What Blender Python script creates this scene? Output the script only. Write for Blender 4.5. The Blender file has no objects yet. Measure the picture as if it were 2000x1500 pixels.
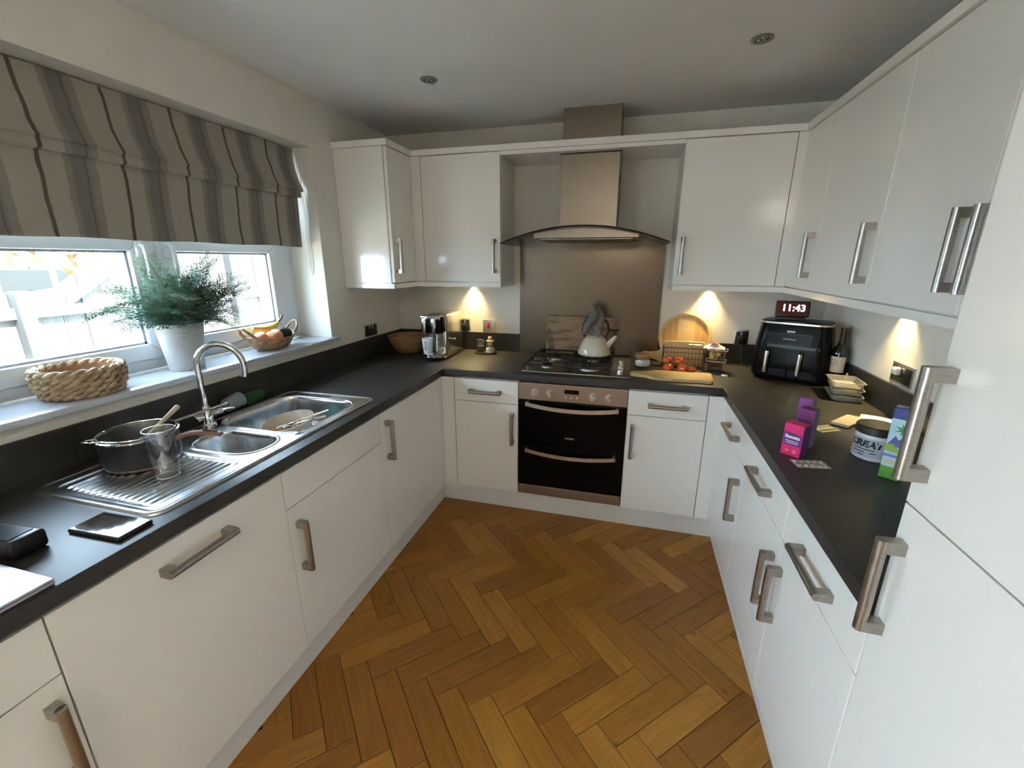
import bpy, bmesh, math, random
from math import sin, cos, pi, radians, sqrt, atan2
from mathutils import Vector, Matrix
random.seed(7)
scene = bpy.context.scene
COL = scene.collection

# ------------------------------------------------------------------ camera
YAW, PITCH, ROLL, FPX = 0.2655, -0.2791, 0.0011, 843.93
CAM = Vector((1.0732, -2.3431, 1.5422))
fwd = Vector((-sin(YAW) * cos(PITCH), cos(YAW) * cos(PITCH), sin(PITCH)))
rgt = Vector((cos(YAW), sin(YAW), 0))
upv = rgt.cross(fwd)
r2 = rgt * cos(ROLL) + upv * sin(ROLL)
u2 = upv * cos(ROLL) - rgt * sin(ROLL)
cd = bpy.data.cameras.new('camera'); cam = bpy.data.objects.new('camera', cd); COL.objects.link(cam)
cd.sensor_width = 36.0; cd.lens = FPX * 36.0 / 2000.0; cd.clip_start = 0.02
cam.matrix_world = Matrix(((r2.x, u2.x, -fwd.x, CAM.x), (r2.y, u2.y, -fwd.y, CAM.y), (r2.z, u2.z, -fwd.z, CAM.z), (0, 0, 0, 1)))
scene.camera = cam

# ------------------------------------------------------------------ world, sun, exposure
w = bpy.data.worlds.new('sky'); scene.world = w; w.use_nodes = True
bg = w.node_tree.nodes['Background']
bg.inputs[0].default_value = (0.63, 0.815, 1.0, 1); bg.inputs[1].default_value = 5.0
sl = bpy.data.lights.new('sun', 'SUN'); sl.energy = 9.0; sl.angle = radians(1.0); sl.color = (1, 0.88, 0.70)
so = bpy.data.objects.new('sun', sl); COL.objects.link(so)
so.rotation_euler = Vector((-0.62, 0.22, -0.75)).to_track_quat('-Z', 'Y').to_euler()
so.location = (0, 0, 8)
scene.view_settings.view_transform = 'Standard'; scene.view_settings.look = 'None'
scene.view_settings.gamma = 1.0; scene.view_settings.use_curve_mapping = False
scene.view_settings.exposure = 2.72

# ------------------------------------------------------------------ materials
MATS = {}
def rgba(c): return (c[0], c[1], c[2], 1.0)
def M(name, col, rough=0.5, metal=0.0, col2=None, scale=12.0, stretch=(1, 1, 1), bump=0.0, bscale=None, coat=0.0,
      emit=None, estr=0.0, detail=4.0, lo=0.35, hi=0.65, trans=0.0, ior=1.45, sheen=0.0, sss=0.0, rvar=0.0, spec=None):
    if name in MATS: return MATS[name]
    m = bpy.data.materials.new(name); m.use_nodes = True
    nt = m.node_tree; b = nt.nodes['Principled BSDF']
    tc = nt.nodes.new('ShaderNodeTexCoord'); mp = nt.nodes.new('ShaderNodeMapping')
    mp.inputs['Scale'].default_value = stretch
    nt.links.new(tc.outputs['Object'], mp.inputs[0])
    nz = nt.nodes.new('ShaderNodeTexNoise'); nz.inputs['Scale'].default_value = scale; nz.inputs['Detail'].default_value = detail
    nt.links.new(mp.outputs[0], nz.inputs['Vector'])
    rp = nt.nodes.new('ShaderNodeValToRGB')
    rp.color_ramp.elements[0].position = lo; rp.color_ramp.elements[1].position = hi
    c2 = col2 if col2 else tuple(min(1, x * 0.96) for x in col)
    rp.color_ramp.elements[0].color = rgba(c2); rp.color_ramp.elements[1].color = rgba(col)
    nt.links.new(nz.outputs[0], rp.inputs[0]); nt.links.new(rp.outputs[0], b.inputs['Base Color'])
    b.inputs['Roughness'].default_value = rough; b.inputs['Metallic'].default_value = metal
    b.inputs['Coat Weight'].default_value = coat; b.inputs['Coat Roughness'].default_value = 0.06
    b.inputs['Transmission Weight'].default_value = trans; b.inputs['IOR'].default_value = ior
    if spec is not None: b.inputs['Specular IOR Level'].default_value = spec
    if sheen: b.inputs['Sheen Weight'].default_value = sheen
    if sss:
        b.inputs['Subsurface Weight'].default_value = sss; b.inputs['Subsurface Scale'].default_value = 0.01
    if rvar:
        mr = nt.nodes.new('ShaderNodeMapRange'); mr.inputs[3].default_value = max(0.02, rough - rvar); mr.inputs[4].default_value = rough + rvar
        nt.links.new(nz.outputs[0], mr.inputs[0]); nt.links.new(mr.outputs[0], b.inputs['Roughness'])
    if bump:
        n2 = nz
        if bscale:
            n2 = nt.nodes.new('ShaderNodeTexNoise'); n2.inputs['Scale'].default_value = bscale; n2.inputs['Detail'].default_value = 3
            nt.links.new(mp.outputs[0], n2.inputs['Vector'])
        bp = nt.nodes.new('ShaderNodeBump'); bp.inputs['Strength'].default_value = bump; bp.inputs['Distance'].default_value = 0.004
        nt.links.new(n2.outputs[0], bp.inputs['Height']); nt.links.new(bp.outputs[0], b.inputs['Normal'])
    if emit:
        b.inputs['Emission Color'].default_value = rgba(emit); b.inputs['Emission Strength'].default_value = estr
    MATS[name] = m
    return m

def thin_glass(name, tint=(0.97, 0.99, 1.0), refl=0.06, rough=0.02):
    m = bpy.data.materials.new(name); m.use_nodes = True; nt = m.node_tree
    nt.nodes.remove(nt.nodes['Principled BSDF']); out = nt.nodes['Material Output']
    tr = nt.nodes.new('ShaderNodeBsdfTransparent'); tr.inputs[0].default_value = rgba(tint)
    gl = nt.nodes.new('ShaderNodeBsdfGlossy'); gl.inputs['Roughness'].default_value = rough
    fr = nt.nodes.new('ShaderNodeLayerWeight'); fr.inputs[0].default_value = 0.15
    mr = nt.nodes.new('ShaderNodeMapRange'); mr.inputs[3].default_value = refl; mr.inputs[4].default_value = 0.75
    nt.links.new(fr.outputs['Facing'], mr.inputs[0])
    pw = nt.nodes.new('ShaderNodeMath'); pw.operation = 'POWER'; pw.inputs[1].default_value = 2.2
    nt.links.new(fr.outputs['Facing'], pw.inputs[0]); nt.links.new(pw.outputs[0], mr.inputs[0])
    mx = nt.nodes.new('ShaderNodeMixShader')
    nt.links.new(mr.outputs[0], mx.inputs[0]); nt.links.new(tr.outputs[0], mx.inputs[1]); nt.links.new(gl.outputs[0], mx.inputs[2])
    nt.links.new(mx.outputs[0], out.inputs[0])
    MATS[name] = m
    return m

gloss = M('gloss white lacquer', (0.83, 0.80, 0.74), 0.16, col2=(0.81, 0.78, 0.72), coat=0.35, scale=2)
carc = M('white melamine', (0.78, 0.765, 0.73), 0.45, scale=3)
wallp = M('cream wall paint', (0.74, 0.705, 0.63), 0.85, col2=(0.70, 0.665, 0.59), scale=5, bump=0.05, bscale=90)
ceilp = M('white ceiling paint', (0.80, 0.79, 0.76), 0.9, col2=(0.77, 0.76, 0.73), scale=3, bump=0.04, bscale=60)
plinthm = M('white plinth board', (0.74, 0.725, 0.69), 0.35, scale=3)
upvc = M('white upvc', (0.64, 0.66, 0.69), 0.28, scale=4)
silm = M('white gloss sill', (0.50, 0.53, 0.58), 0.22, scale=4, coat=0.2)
slate = M('dark slate laminate', (0.042, 0.0385, 0.0355), 0.40, col2=(0.021, 0.0195, 0.0185), scale=9, detail=5, lo=0.2, hi=0.8, bump=0.015, bscale=90, rvar=0.04)
steel = M('brushed stainless', (0.25, 0.212, 0.168), 0.34, 1.0, col2=(0.215, 0.18, 0.142), scale=30, stretch=(1, 1, 14), rvar=0.06)
nickel = M('brushed nickel handle', (0.44, 0.41, 0.37), 0.34, 1.0, col2=(0.35, 0.325, 0.29), scale=60, stretch=(12, 1, 1))
sinkst = M('sink stainless', (0.68, 0.69, 0.70), 0.24, 1.0, col2=(0.60, 0.61, 0.63), scale=18, rvar=0.06)
chrome = M('polished chrome', (0.78, 0.78, 0.78), 0.07, 1.0, scale=5)
blackglass = M('black oven glass', (0.004, 0.0035, 0.003), 0.08, scale=3, col2=(0.003, 0.003, 0.003), spec=0.12)
blackpl = M('black plastic', (0.012, 0.012, 0.012), 0.35, col2=(0.009, 0.009, 0.009), scale=20)
blackgl = M('black gloss plastic', (0.006, 0.006, 0.006), 0.26, col2=(0.005, 0.005, 0.005), scale=20, spec=0.12)
iron = M('black enamel iron', (0.014, 0.013, 0.012), 0.45, col2=(0.01, 0.01, 0.01), scale=60, bump=0.1)
whitepl = M('white plastic', (0.78, 0.77, 0.74), 0.35, scale=12)
paper = M('white paper', (0.82, 0.81, 0.78), 0.8, scale=20)
glassm = thin_glass('clear window glass')
jarglass = thin_glass('clear jar glass', (0.93, 0.95, 0.93), 0.10)
clearpl = thin_glass('clear plastic film', (0.93, 0.93, 0.91), 0.14, 0.08)
smoked = thin_glass('smoked hood glass', (0.55, 0.56, 0.54), 0.10)
realglass = thin_glass('drinking glass', (0.94, 0.955, 0.965), 0.14)

# ------------------------------------------------------------------ mesh helpers
def ring(y0, y1, z0, z1, ty0, ty1, tz0, tz1, xa, xb, bev=0.004):
    """mitred rectangular frame in the yz plane between xa and xb"""
    o = [(y0, z0), (y1, z0), (y1, z1), (y0, z1)]; i = [(y0 + ty0, z0 + tz0), (y1 - ty1, z0 + tz0), (y1 - ty1, z1 - tz1), (y0 + ty0, z1 - tz1)]
    b = B(); T = basis((xa, 0, 0), (0, 1, 0), (0, 0, 1), (1, 0, 0))
    for k in range(4):
        l = (k + 1) % 4; b.prism([o[k], o[l], i[l], i[k]], xb - xa, T, bev)
    return b

class B:
    """collects shapes into one bmesh"""
    def __init__(s): s.bm = bmesh.new()
    def box(s, x0, x1, y0, y1, z0, z1, bev=0.0, seg=2):
        t = bmesh.new()
        bmesh.ops.create_cube(t, size=1.0)
        for v in t.verts:
            v.co = Vector(((x0 + x1) / 2 + v.co.x * (x1 - x0), (y0 + y1) / 2 + v.co.y * (y1 - y0), (z0 + z1) / 2 + v.co.z * (z1 - z0)))
        if bev: bmesh.ops.bevel(t, geom=t.edges[:], offset=bev, segments=seg, affect='EDGES', profile=0.5)
        s.add(t); return s
    def add(s, t, mat=None):
        if mat is not None: t.transform(mat)
        me = bpy.data.meshes.new('tmp'); t.to_mesh(me); t.free(); s.bm.from_mesh(me); bpy.data.meshes.remove(me); return s
    def cyl(s, p0, p1, r0, r1=None, n=20, caps=True):
        p0 = Vector(p0); p1 = Vector(p1); r1 = r0 if r1 is None else r1
        d = p1 - p0; t = bmesh.new()
        bmesh.ops.create_cone(t, cap_ends=caps, segments=n, radius1=r0, radius2=r1, depth=d.length)
        q = Vector((0, 0, 1)).rotation_difference(d.normalized())
        return s.add(t, Matrix.Translation((p0 + p1) / 2) @ q.to_matrix().to_4x4())
    def lathe(s, prof, c=(0, 0, 0), n=32, axis=None, sx=1.0, sy=1.0):
        c = Vector(c); rings = []
        q = Vector((0, 0, 1)).rotation_difference(Vector(axis).normalized()).to_matrix() if axis else Matrix.Identity(3)
        for r, z in prof:
            if r < 1e-6: rings.append([s.bm.verts.new(c + q @ Vector((0, 0, z)))])
            else: rings.append([s.bm.verts.new(c + q @ Vector((r * sx * cos(2 * pi * i / n), r * sy * sin(2 * pi * i / n), z))) for i in range(n)])
        for a, b in zip(rings[:-1], rings[1:]):
            for i in range(n):
                j = (i + 1) % n
                if len(a) == 1 and len(b) == 1: continue
                if len(a) == 1: f = (a[0], b[j], b[i])
                elif len(b) == 1: f = (a[i], a[j], b[0])
                else: f = (a[i], a[j], b[j], b[i])
                s.bm.faces.new(f)
        return s
    def tube(s, pts, r, n=10, closed=False, caps=True):
        pts = [Vector(p) for p in pts]; N = len(pts); rs = r if isinstance(r, (list, tuple)) else [r] * N
        rings = []; up = None
        for i, p in enumerate(pts):
            a = pts[(i - 1) % N] if (closed or i > 0) else p
            b = pts[(i + 1) % N] if (closed or i < N - 1) else p
            t = (b - a).normalized()
            if up is None:
                up = Vector((0, 0, 1)) if abs(t.z) < 0.9 else Vector((1, 0, 0))
            e1 = t.cross(up)
            if e1.length < 1e-5: e1 = t.cross(Vector((0.3, 1, 0.2)))
            e1.normalize(); e2 = e1.cross(t).normalized(); up = e2
            rings.append([s.bm.verts.new(p + (e1 * cos(2 * pi * k / n) + e2 * sin(2 * pi * k / n)) * rs[i]) for k in range(n)])
        m = N if closed else N - 1
        for i in range(m):
            a = rings[i]; b = rings[(i + 1) % N]
            for k in range(n):
                l = (k + 1) % n; s.bm.faces.new((a[k], a[l], b[l], b[k]))
        if caps and not closed:
            s.bm.faces.new(rings[0][::-1]); s.bm.faces.new(rings[-1])
        return s
    def prism(s, poly, h, mat=None, bev=0.0):
        """poly in local xy, extruded 0..h along z"""
        t = bmesh.new(); n = len(poly)
        lo = [t.verts.new((p[0], p[1], 0)) for p in poly]; hi = [t.verts.new((p[0], p[1], h)) for p in poly]
        t.faces.new(lo[::-1]); t.faces.new(hi)
        for i in range(n): t.faces.new((lo[i], lo[(i + 1) % n], hi[(i + 1) % n], hi[i]))
        if bev: bmesh.ops.bevel(t, geom=t.edges[:], offset=bev, segments=2, affect='EDGES', profile=0.5)
        return s.add(t, mat)
    def ball(s, c, r, n=14, sc=(1, 1, 1), mat=None):
        t = bmesh.new(); bmesh.ops.create_uvsphere(t, u_segments=n, v_segments=max(6, n * 2 // 3), radius=r)
        for v in t.verts: v.co = Vector((v.co.x * sc[0], v.co.y * sc[1], v.co.z * sc[2]))
        mm = Matrix.Translation(Vector(c))
        if mat is not None: mm = mm @ mat
        return s.add(t, mm)
    def xf(s, mat): s.bm.transform(mat); return s

def rootloc(o):
    while o.parent: o = o.parent
    return o

def obj(name, b, mat, parent=None, smooth=False, world=False, angle=40):
    """link one mesh. world=True: geometry given in world space, moved into the (unrotated) root's space"""
    bm = b.bm if isinstance(b, B) else b
    if parent is not None and world:
        r = rootloc(parent); mw = Matrix.Translation(r.location) @ r.rotation_euler.to_matrix().to_4x4()
        bm.transform(mw.inverted())
    bmesh.ops.recalc_face_normals(bm, faces=bm.faces[:])
    me = bpy.data.meshes.new(name); bm.to_mesh(me); bm.free()
    me.materials.append(mat)
    if smooth:
        me.polygons.foreach_set('use_smooth', [True] * len(me.polygons))
        try: me.set_sharp_from_angle(angle=radians(angle))
        except Exception: pass
    me.update()
    o = bpy.data.objects.new(name, me); COL.objects.link(o)
    if parent is not None: o.parent = parent
    return o

def tag(o, label=None, cat=None, group=None, kind=None):
    if label: o['label'] = label
    if cat: o['category'] = cat
    if group: o['group'] = group
    if kind: o['kind'] = kind
    return o

def thing(name, label, cat, loc=(0, 0, 0), rz=0.0, group=None):
    o = bpy.data.objects.new(name, None); COL.objects.link(o); o.empty_display_size = 0.05
    o.location = loc; o.rotation_euler = (0, 0, rz)
    return tag(o, label, cat, group)

def struct(name, b=None, mat=None, smooth=False):
    if b is None:
        o = bpy.data.objects.new(name, None); COL.objects.link(o)
    else: o = obj(name, b, mat, smooth=smooth)
    o['kind'] = 'structure'; return o

def copy_tree(o, parent=None):
    c = o.copy(); COL.objects.link(c); c.parent = parent
    for ch in list(o.children): copy_tree(ch, c)
    return c

FONT = bpy.data.fonts[0] if bpy.data.fonts else None
def text(name, s, size, mat, parent, mw, ext=0.0006, bold=0.0, sx=1.0, shear=0.0):
    """flat lettering as a mesh part; mw maps text plane (x right, y up, z out) to the root's space"""
    c = bpy.data.curves.new('txt', 'FONT'); c.body = s; c.size = size; c.extrude = ext; c.align_x = 'CENTER'; c.align_y = 'CENTER'
    c.offset = bold; c.shear = shear; c.resolution_u = 3
    t = bpy.data.objects.new('txt', c); COL.objects.link(t)
    dg = bpy.context.evaluated_depsgraph_get(); dg.update()
    me = bpy.data.meshes.new_from_object(t.evaluated_get(dg))
    bpy.data.objects.remove(t); bpy.data.curves.remove(c)
    me.transform(mw @ Matrix.Diagonal((sx, 1, 1, 1))); me.materials.clear(); me.materials.append(mat); me.name = name
    o = bpy.data.objects.new(name, me); COL.objects.link(o); o.parent = parent
    return o

def basis(o, x, y, z):
    x = Vector(x); y = Vector(y); z = Vector(z)
    return Matrix(((x.x, y.x, z.x, o[0]), (x.y, y.y, z.y, o[1]), (x.z, y.z, z.z, o[2]), (0, 0, 0, 1)))

# ------------------------------------------------------------------ room constants (metres)
XL, YB, XRW = -0.615, 0.615, 2.175      # wall faces: left, back, right
YREAR, HC = -4.6, 2.353
XE = 1.5646                             # worktop front edge of the right run
FD = 0.012                              # door faces sit this far behind the worktop edge
ZT, ZTB = 0.91, 0.8704                  # worktop top / underside
ZD, ZG, ZDB = 0.858, 0.7157, 0.1326     # door top, drawer gap, door bottom
WY0, WY1, WZ0, WZ1 = -1.745, -0.185, 1.095, 2.112   # window opening in the left wall
XF = -0.82                              # inner face of the window frame
# ------------------------------------------------------------------ floor: herringbone oak blocks
def plank_mat():
    m = bpy.data.materials.new('oiled oak block'); m.use_nodes = True; nt = m.node_tree; b = nt.nodes['Principled BSDF']
    L = nt.links.new; N = nt.nodes.new
    tc = N('ShaderNodeTexCoord'); oi = N('ShaderNodeObjectInfo')
    ad = N('ShaderNodeVectorMath'); ad.operation = 'ADD'
    cb = N('ShaderNodeCombineXYZ'); ml = N('ShaderNodeMath'); ml.operation = 'MULTIPLY'; ml.inputs[1].default_value = 37.0
    L(oi.outputs['Random'], ml.inputs[0]); L(ml.outputs[0], cb.inputs[0]); L(ml.outputs[0], cb.inputs[1])
    L(tc.outputs['Object'], ad.inputs[0]); L(cb.outputs[0], ad.inputs[1])
    mp = N('ShaderNodeMapping'); mp.inputs['Scale'].default_value = (2.2, 26, 6); L(ad.outputs[0], mp.inputs[0])
    g = N('ShaderNodeTexNoise'); g.inputs['Scale'].default_value = 3.0; g.inputs['Detail'].default_value = 7; g.inputs['Roughness'].default_value = 0.65
    g.inputs['Distortion'].default_value = 0.6; L(mp.outputs[0], g.inputs['Vector'])
    rr = N('ShaderNodeValToRGB'); e = rr.color_ramp.elements
    e[0].position = 0.0; e[0].color = (0.270, 0.105, 0.012, 1); e[1].position = 1.0; e[1].color = (0.450, 0.210, 0.034, 1)
    x = e.new(0.35); x.color = (0.320, 0.130, 0.016, 1); x = e.new(0.7); x.color = (0.380, 0.164, 0.022, 1)
    L(oi.outputs['Random'], rr.inputs[0])
    gr = N('ShaderNodeValToRGB'); gr.color_ramp.elements[0].position = 0.30; gr.color_ramp.elements[1].position = 0.62
    gr.color_ramp.elements[0].color = (0.72, 0.68, 0.60, 1); gr.color_ramp.elements[1].color = (1.08, 1.06, 1.04, 1)
    L(g.outputs[0], gr.inputs[0])
    mx = N('ShaderNodeMix'); mx.data_type = 'RGBA'; mx.blend_type = 'MULTIPLY'; mx.inputs[0].default_value = 1.0
    L(rr.outputs[0], mx.inputs[6]); L(gr.outputs[0], mx.inputs[7])
    # knots
    mk = N('ShaderNodeMapping'); mk.inputs['Scale'].default_value = (3.2, 6.0, 1); L(ad.outputs[0], mk.inputs[0])
    vo = N('ShaderNodeTexVoronoi'); vo.inputs['Scale'].default_value = 1.7; L(mk.outputs[0], vo.inputs['Vector'])
    kr = N('ShaderNodeValToRGB'); kr.color_ramp.elements[0].position = 0.02; kr.color_ramp.elements[1].position = 0.10
    kr.color_ramp.elements[0].color = (0.22, 0.18, 0.14, 1); kr.color_ramp.elements[1].color = (1, 1, 1, 1); L(vo.outputs['Distance'], kr.inputs[0])
    m2 = N('ShaderNodeMix'); m2.data_type = 'RGBA'; m2.blend_type = 'MULTIPLY'; m2.inputs[0].default_value = 0.9
    L(mx.outputs[2], m2.inputs[6]); L(kr.outputs[0], m2.inputs[7]); L(m2.outputs[2], b.inputs['Base Color'])
    b.inputs['Roughness'].default_value = 0.42
    bp = N('ShaderNodeBump'); bp.inputs['Strength'].default_value = 0.12; bp.inputs['Distance'].default_value = 0.003
    L(g.outputs[0], bp.inputs['Height']); L(bp.outputs[0], b.inputs['Normal'])
    MATS['oak'] = m; return m
oak = plank_mat()
subfl = M('dark joint filler', (0.035, 0.018, 0.007), 0.8)

floor = struct('floor', B().box(-0.7, 2.3, YREAR, 0.70, -0.06, -0.0065), subfl)
PW = 0.09186; PL = 4 * PW; S0 = Vector((0.741, -1.250))
ua = Vector((1, 1)) / sqrt(2); va = Vector((-1, 1)) / sqrt(2)
def clip(poly, x0, x1, y0, y1):
    def cut(P, ax, v, keep):
        out = []
        for i in range(len(P)):
            a, c = P[i], P[(i + 1) % len(P)]
            ia = keep * (a[ax] - v) >= 0; ic = keep * (c[ax] - v) >= 0
            if ia: out.append(a)
            if ia != ic:
                t = (v - a[ax]) / (c[ax] - a[ax]); out.append((a[0] + t * (c[0] - a[0]), a[1] + t * (c[1] - a[1])))
        return out
    for ax, v, k in ((0, x0, 1), (0, x1, -1), (1, y0, 1), (1, y1, -1)):
        poly = cut(poly, ax, v, k)
        if len(poly) < 3: return []
    return poly
def poly_area(P): return abs(sum(P[i][0] * P[(i + 1) % len(P)][1] - P[(i + 1) % len(P)][0] * P[i][1] for i in range(len(P)))) / 2
def inset(P, d):
    n = len(P); out = []
    for i in range(n):
        a = Vector(P[i - 1]); p = Vector(P[i]); c = Vector(P[(i + 1) % n])
        e1 = (p - a); e2 = (c - p)
        if e1.length < 1e-6 or e2.length < 1e-6: out.append(tuple(p)); continue
        e1.normalize(); e2.normalize()
        n1 = Vector((-e1.y, e1.x)); n2 = Vector((-e2.y, e2.x)); k = 1 + n1.dot(n2)
        if k < 0.2: out.append(tuple(p + n1 * d)); continue
        q = p + (n1 + n2) * (d / k); out.append((q.x, q.y))
    return out
def plank_mesh(P):
    a = inset(P, 0.0011); c = inset(P, 0.0032); n = len(P)
    vs = [(x, y, -0.006) for x, y in a] + [(x, y, -0.0012) for x, y in a] + [(x, y, 0.0) for x, y in c]
    fs = [tuple(range(2 * n, 3 * n))]
    for k in (0, n):
        for i in range(n): fs.append((k + i, k + (i + 1) % n, k + n + (i + 1) % n, k + n + i))
    me = bpy.data.meshes.new('plank'); me.from_pydata(vs, [], fs); me.materials.append(oak); me.update(); return me
FULL = plank_mesh([(0, 0), (PL, 0), (PL, PW), (0, PW)])
RECT = (-0.058, 1.625, -2.62, 0.055)
rest = B()
for m in range(-8, 5):
    for k in range(-14, 16):
        base = S0 + Vector((PW * sqrt(2) * k, 4 * PW * sqrt(2) * m))
        for kind in (0, 1):
            if kind == 0: o, ex, ang = base, ua, pi / 4
            else: o, ex, ang = base + va * 0, -va, -pi / 4
            ey = Vector((-ex.y, ex.x))
            P = [o, o + ex * PL, o + ex * PL + ey * PW, o + ey * PW]
            if kind == 1: pass
            P = [tuple(p) for p in P]
            C = clip(P, *RECT)
            if len(C) >= 3 and poly_area(C) > 0.0004:
                if poly_area(C) > PL * PW * 0.9999: me = FULL
                else: me = plank_mesh([((Vector(q) - o).dot(ex), (Vector(q) - o).dot(ey)) for q in C])
                po = bpy.data.objects.new('plank', me); COL.objects.link(po); po.parent = floor
                po.location = (o.x, o.y, 0); po.rotation_euler = (0, 0, ang)
            C = clip(P, -0.058, 1.625, YREAR, -2.62)
            if len(C) >= 3 and poly_area(C) > 0.0004:
                C = inset(C, 0.001)
                rest.prism(C, 0.006, Matrix.Translation((0, 0, -0.006)))
tag(obj('plank_field', rest, oak, floor), kind='stuff')

# ------------------------------------------------------------------ walls and ceiling
struct('ceiling', B().box(-0.95, 2.5, YREAR - 0.3, 0.95, HC, HC + 0.15), ceilp)
bw = B(); bw.box(-0.95, 2.5, YB, YB + 0.3, -0.06, HC + 0.1); struct('wall_back', bw, wallp)
struct('wall_right', B().box(XRW, XRW + 0.3, YREAR - 0.3, YB + 0.3, -0.06, HC + 0.1), wallp)
lw = B(); XO = XL - 0.30
DY0, DY1, DZ1 = -4.40, -3.20, 2.10
lw.box(XO, XL, YREAR - 0.3, DY0, -0.06, HC + 0.1); lw.box(XO, XL, DY1, WY0, -0.06, HC + 0.1); lw.box(XO, XL, DY0, DY1, DZ1, HC + 0.1); lw.box(XO, XL, DY0, DY1, -0.06, -0.0005); lw.box(XO, XL, WY1, YB + 0.3, -0.06, HC + 0.1)
lw.box(XO, XL, WY0, WY1, -0.06, WZ0 - 0.012); lw.box(XO, XL, WY0, WY1, WZ1, HC + 0.1)
struct('wall_left', lw, wallp)
struct('wall_rear', B().box(-0.95, 2.5, YREAR - 0.3, YREAR, -0.06, HC + 0.1), M('taupe wall paint', (0.34, 0.29, 0.235), 0.85, scale=5))
# glazed garden door in the left wall behind the camera
pd = struct('door_1'); f = B(); xa, xb = XL - 0.17, XL - 0.10; ym = (DY0 + DY1) / 2
for a, c in ((DY0, DY0 + 0.07), (ym - 0.06, ym + 0.06), (DY1 - 0.07, DY1)): f.box(xa, xb, a, c, 0, DZ1)
f.box(xa, xb, DY0, DY1, 0, 0.08); f.box(xa, xb, DY0, DY1, DZ1 - 0.07, DZ1)
obj('frame', f, upvc, pd)
for a, c in ((DY0 + 0.07, ym - 0.06), (ym + 0.06, DY1 - 0.07)): obj('pane', B().box(xa + 0.025, xa + 0.045, a, c, 0.08, DZ1 - 0.07), glassm, pd)

# ------------------------------------------------------------------ kitchen window
win = struct('window_1')
x0, x1 = XF - 0.065, XF
obj('outer_frame', ring(WY0, WY1, WZ0 + 0.0105, WZ1, 0.124, 0.124, 0.054, 0.06, x0, x1 - 0.0008), upvc, win, True)
YM = -0.965
obj('mullion', B().box(x0 + 0.002, x1 + 0.0006, YM - 0.030, YM + 0.030, WZ0 + 0.0645, WZ1 - 0.06, 0.003), upvc, win, True)
obj('transom', B().box(x0 + 0.004, x1 - 0.004, WY0 + 0.124, WY1 - 0.124, 1.635, 1.70, 0.004), upvc, win, True)
def sash(y0, y1, z0, z1):
    t = 0.062; s = ring(y0, y1, z0, z1, t, t, t, t, XF - 0.055, XF + 0.014, 0.006)
    so_ = obj('sash', s, upvc, win, True)
    g = B(); q = 0.008   # grey gasket line round the pane
    for b_ in ((y0 + t, y1 - t, z0 + t, z0 + t + q), (y0 + t, y1 - t, z1 - t - q, z1 - t), (y0 + t, y0 + t + q, z0 + t, z1 - t), (y1 - t - q, y1 - t, z0 + t, z1 - t)):
        g.box(XF - 0.042, XF - 0.006, b_[0], b_[1], b_[2], b_[3])
    obj('gasket', g, M('grey window gasket', (0.30, 0.31, 0.33), 0.6), so_)
    obj('pane', B().box(XF - 0.034, XF - 0.014, y0 + t, y1 - t, z0 + t, z1 - t), glassm, so_)
    return so_
sash(YM + 0.024, WY1 - 0.118, 1.150, 1.638); sash(WY0 + 0.118, YM - 0.024, 1.150, 1.638)
sash(YM + 0.024, WY1 - 0.118, 1.70, 2.06); sash(WY0 + 0.118, YM - 0.024, 1.70, 2.06)
for yy in (YM + 0.055, YM - 0.055):
    h = B(); h.box(XF + 0.012, XF + 0.032, yy - 0.014, yy + 0.014, 1.55, 1.612, 0.005)
    h.tube([(XF + 0.034, yy, 1.60), (XF + 0.052, yy, 1.592), (XF + 0.056, yy, 1.56), (XF + 0.054, yy, 1.49), (XF + 0.05, yy, 1.465)], [0.009, 0.010, 0.009, 0.008, 0.006], 8)
    obj('window_handle', h, upvc, win, True)
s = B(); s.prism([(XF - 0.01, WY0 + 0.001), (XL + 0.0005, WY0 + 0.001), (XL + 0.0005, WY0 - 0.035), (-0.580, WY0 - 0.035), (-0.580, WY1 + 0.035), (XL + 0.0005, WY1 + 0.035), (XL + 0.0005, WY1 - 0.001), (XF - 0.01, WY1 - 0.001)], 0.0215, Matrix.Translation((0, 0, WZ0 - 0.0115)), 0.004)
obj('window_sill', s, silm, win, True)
ZS = WZ0 + 0.010

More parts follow.
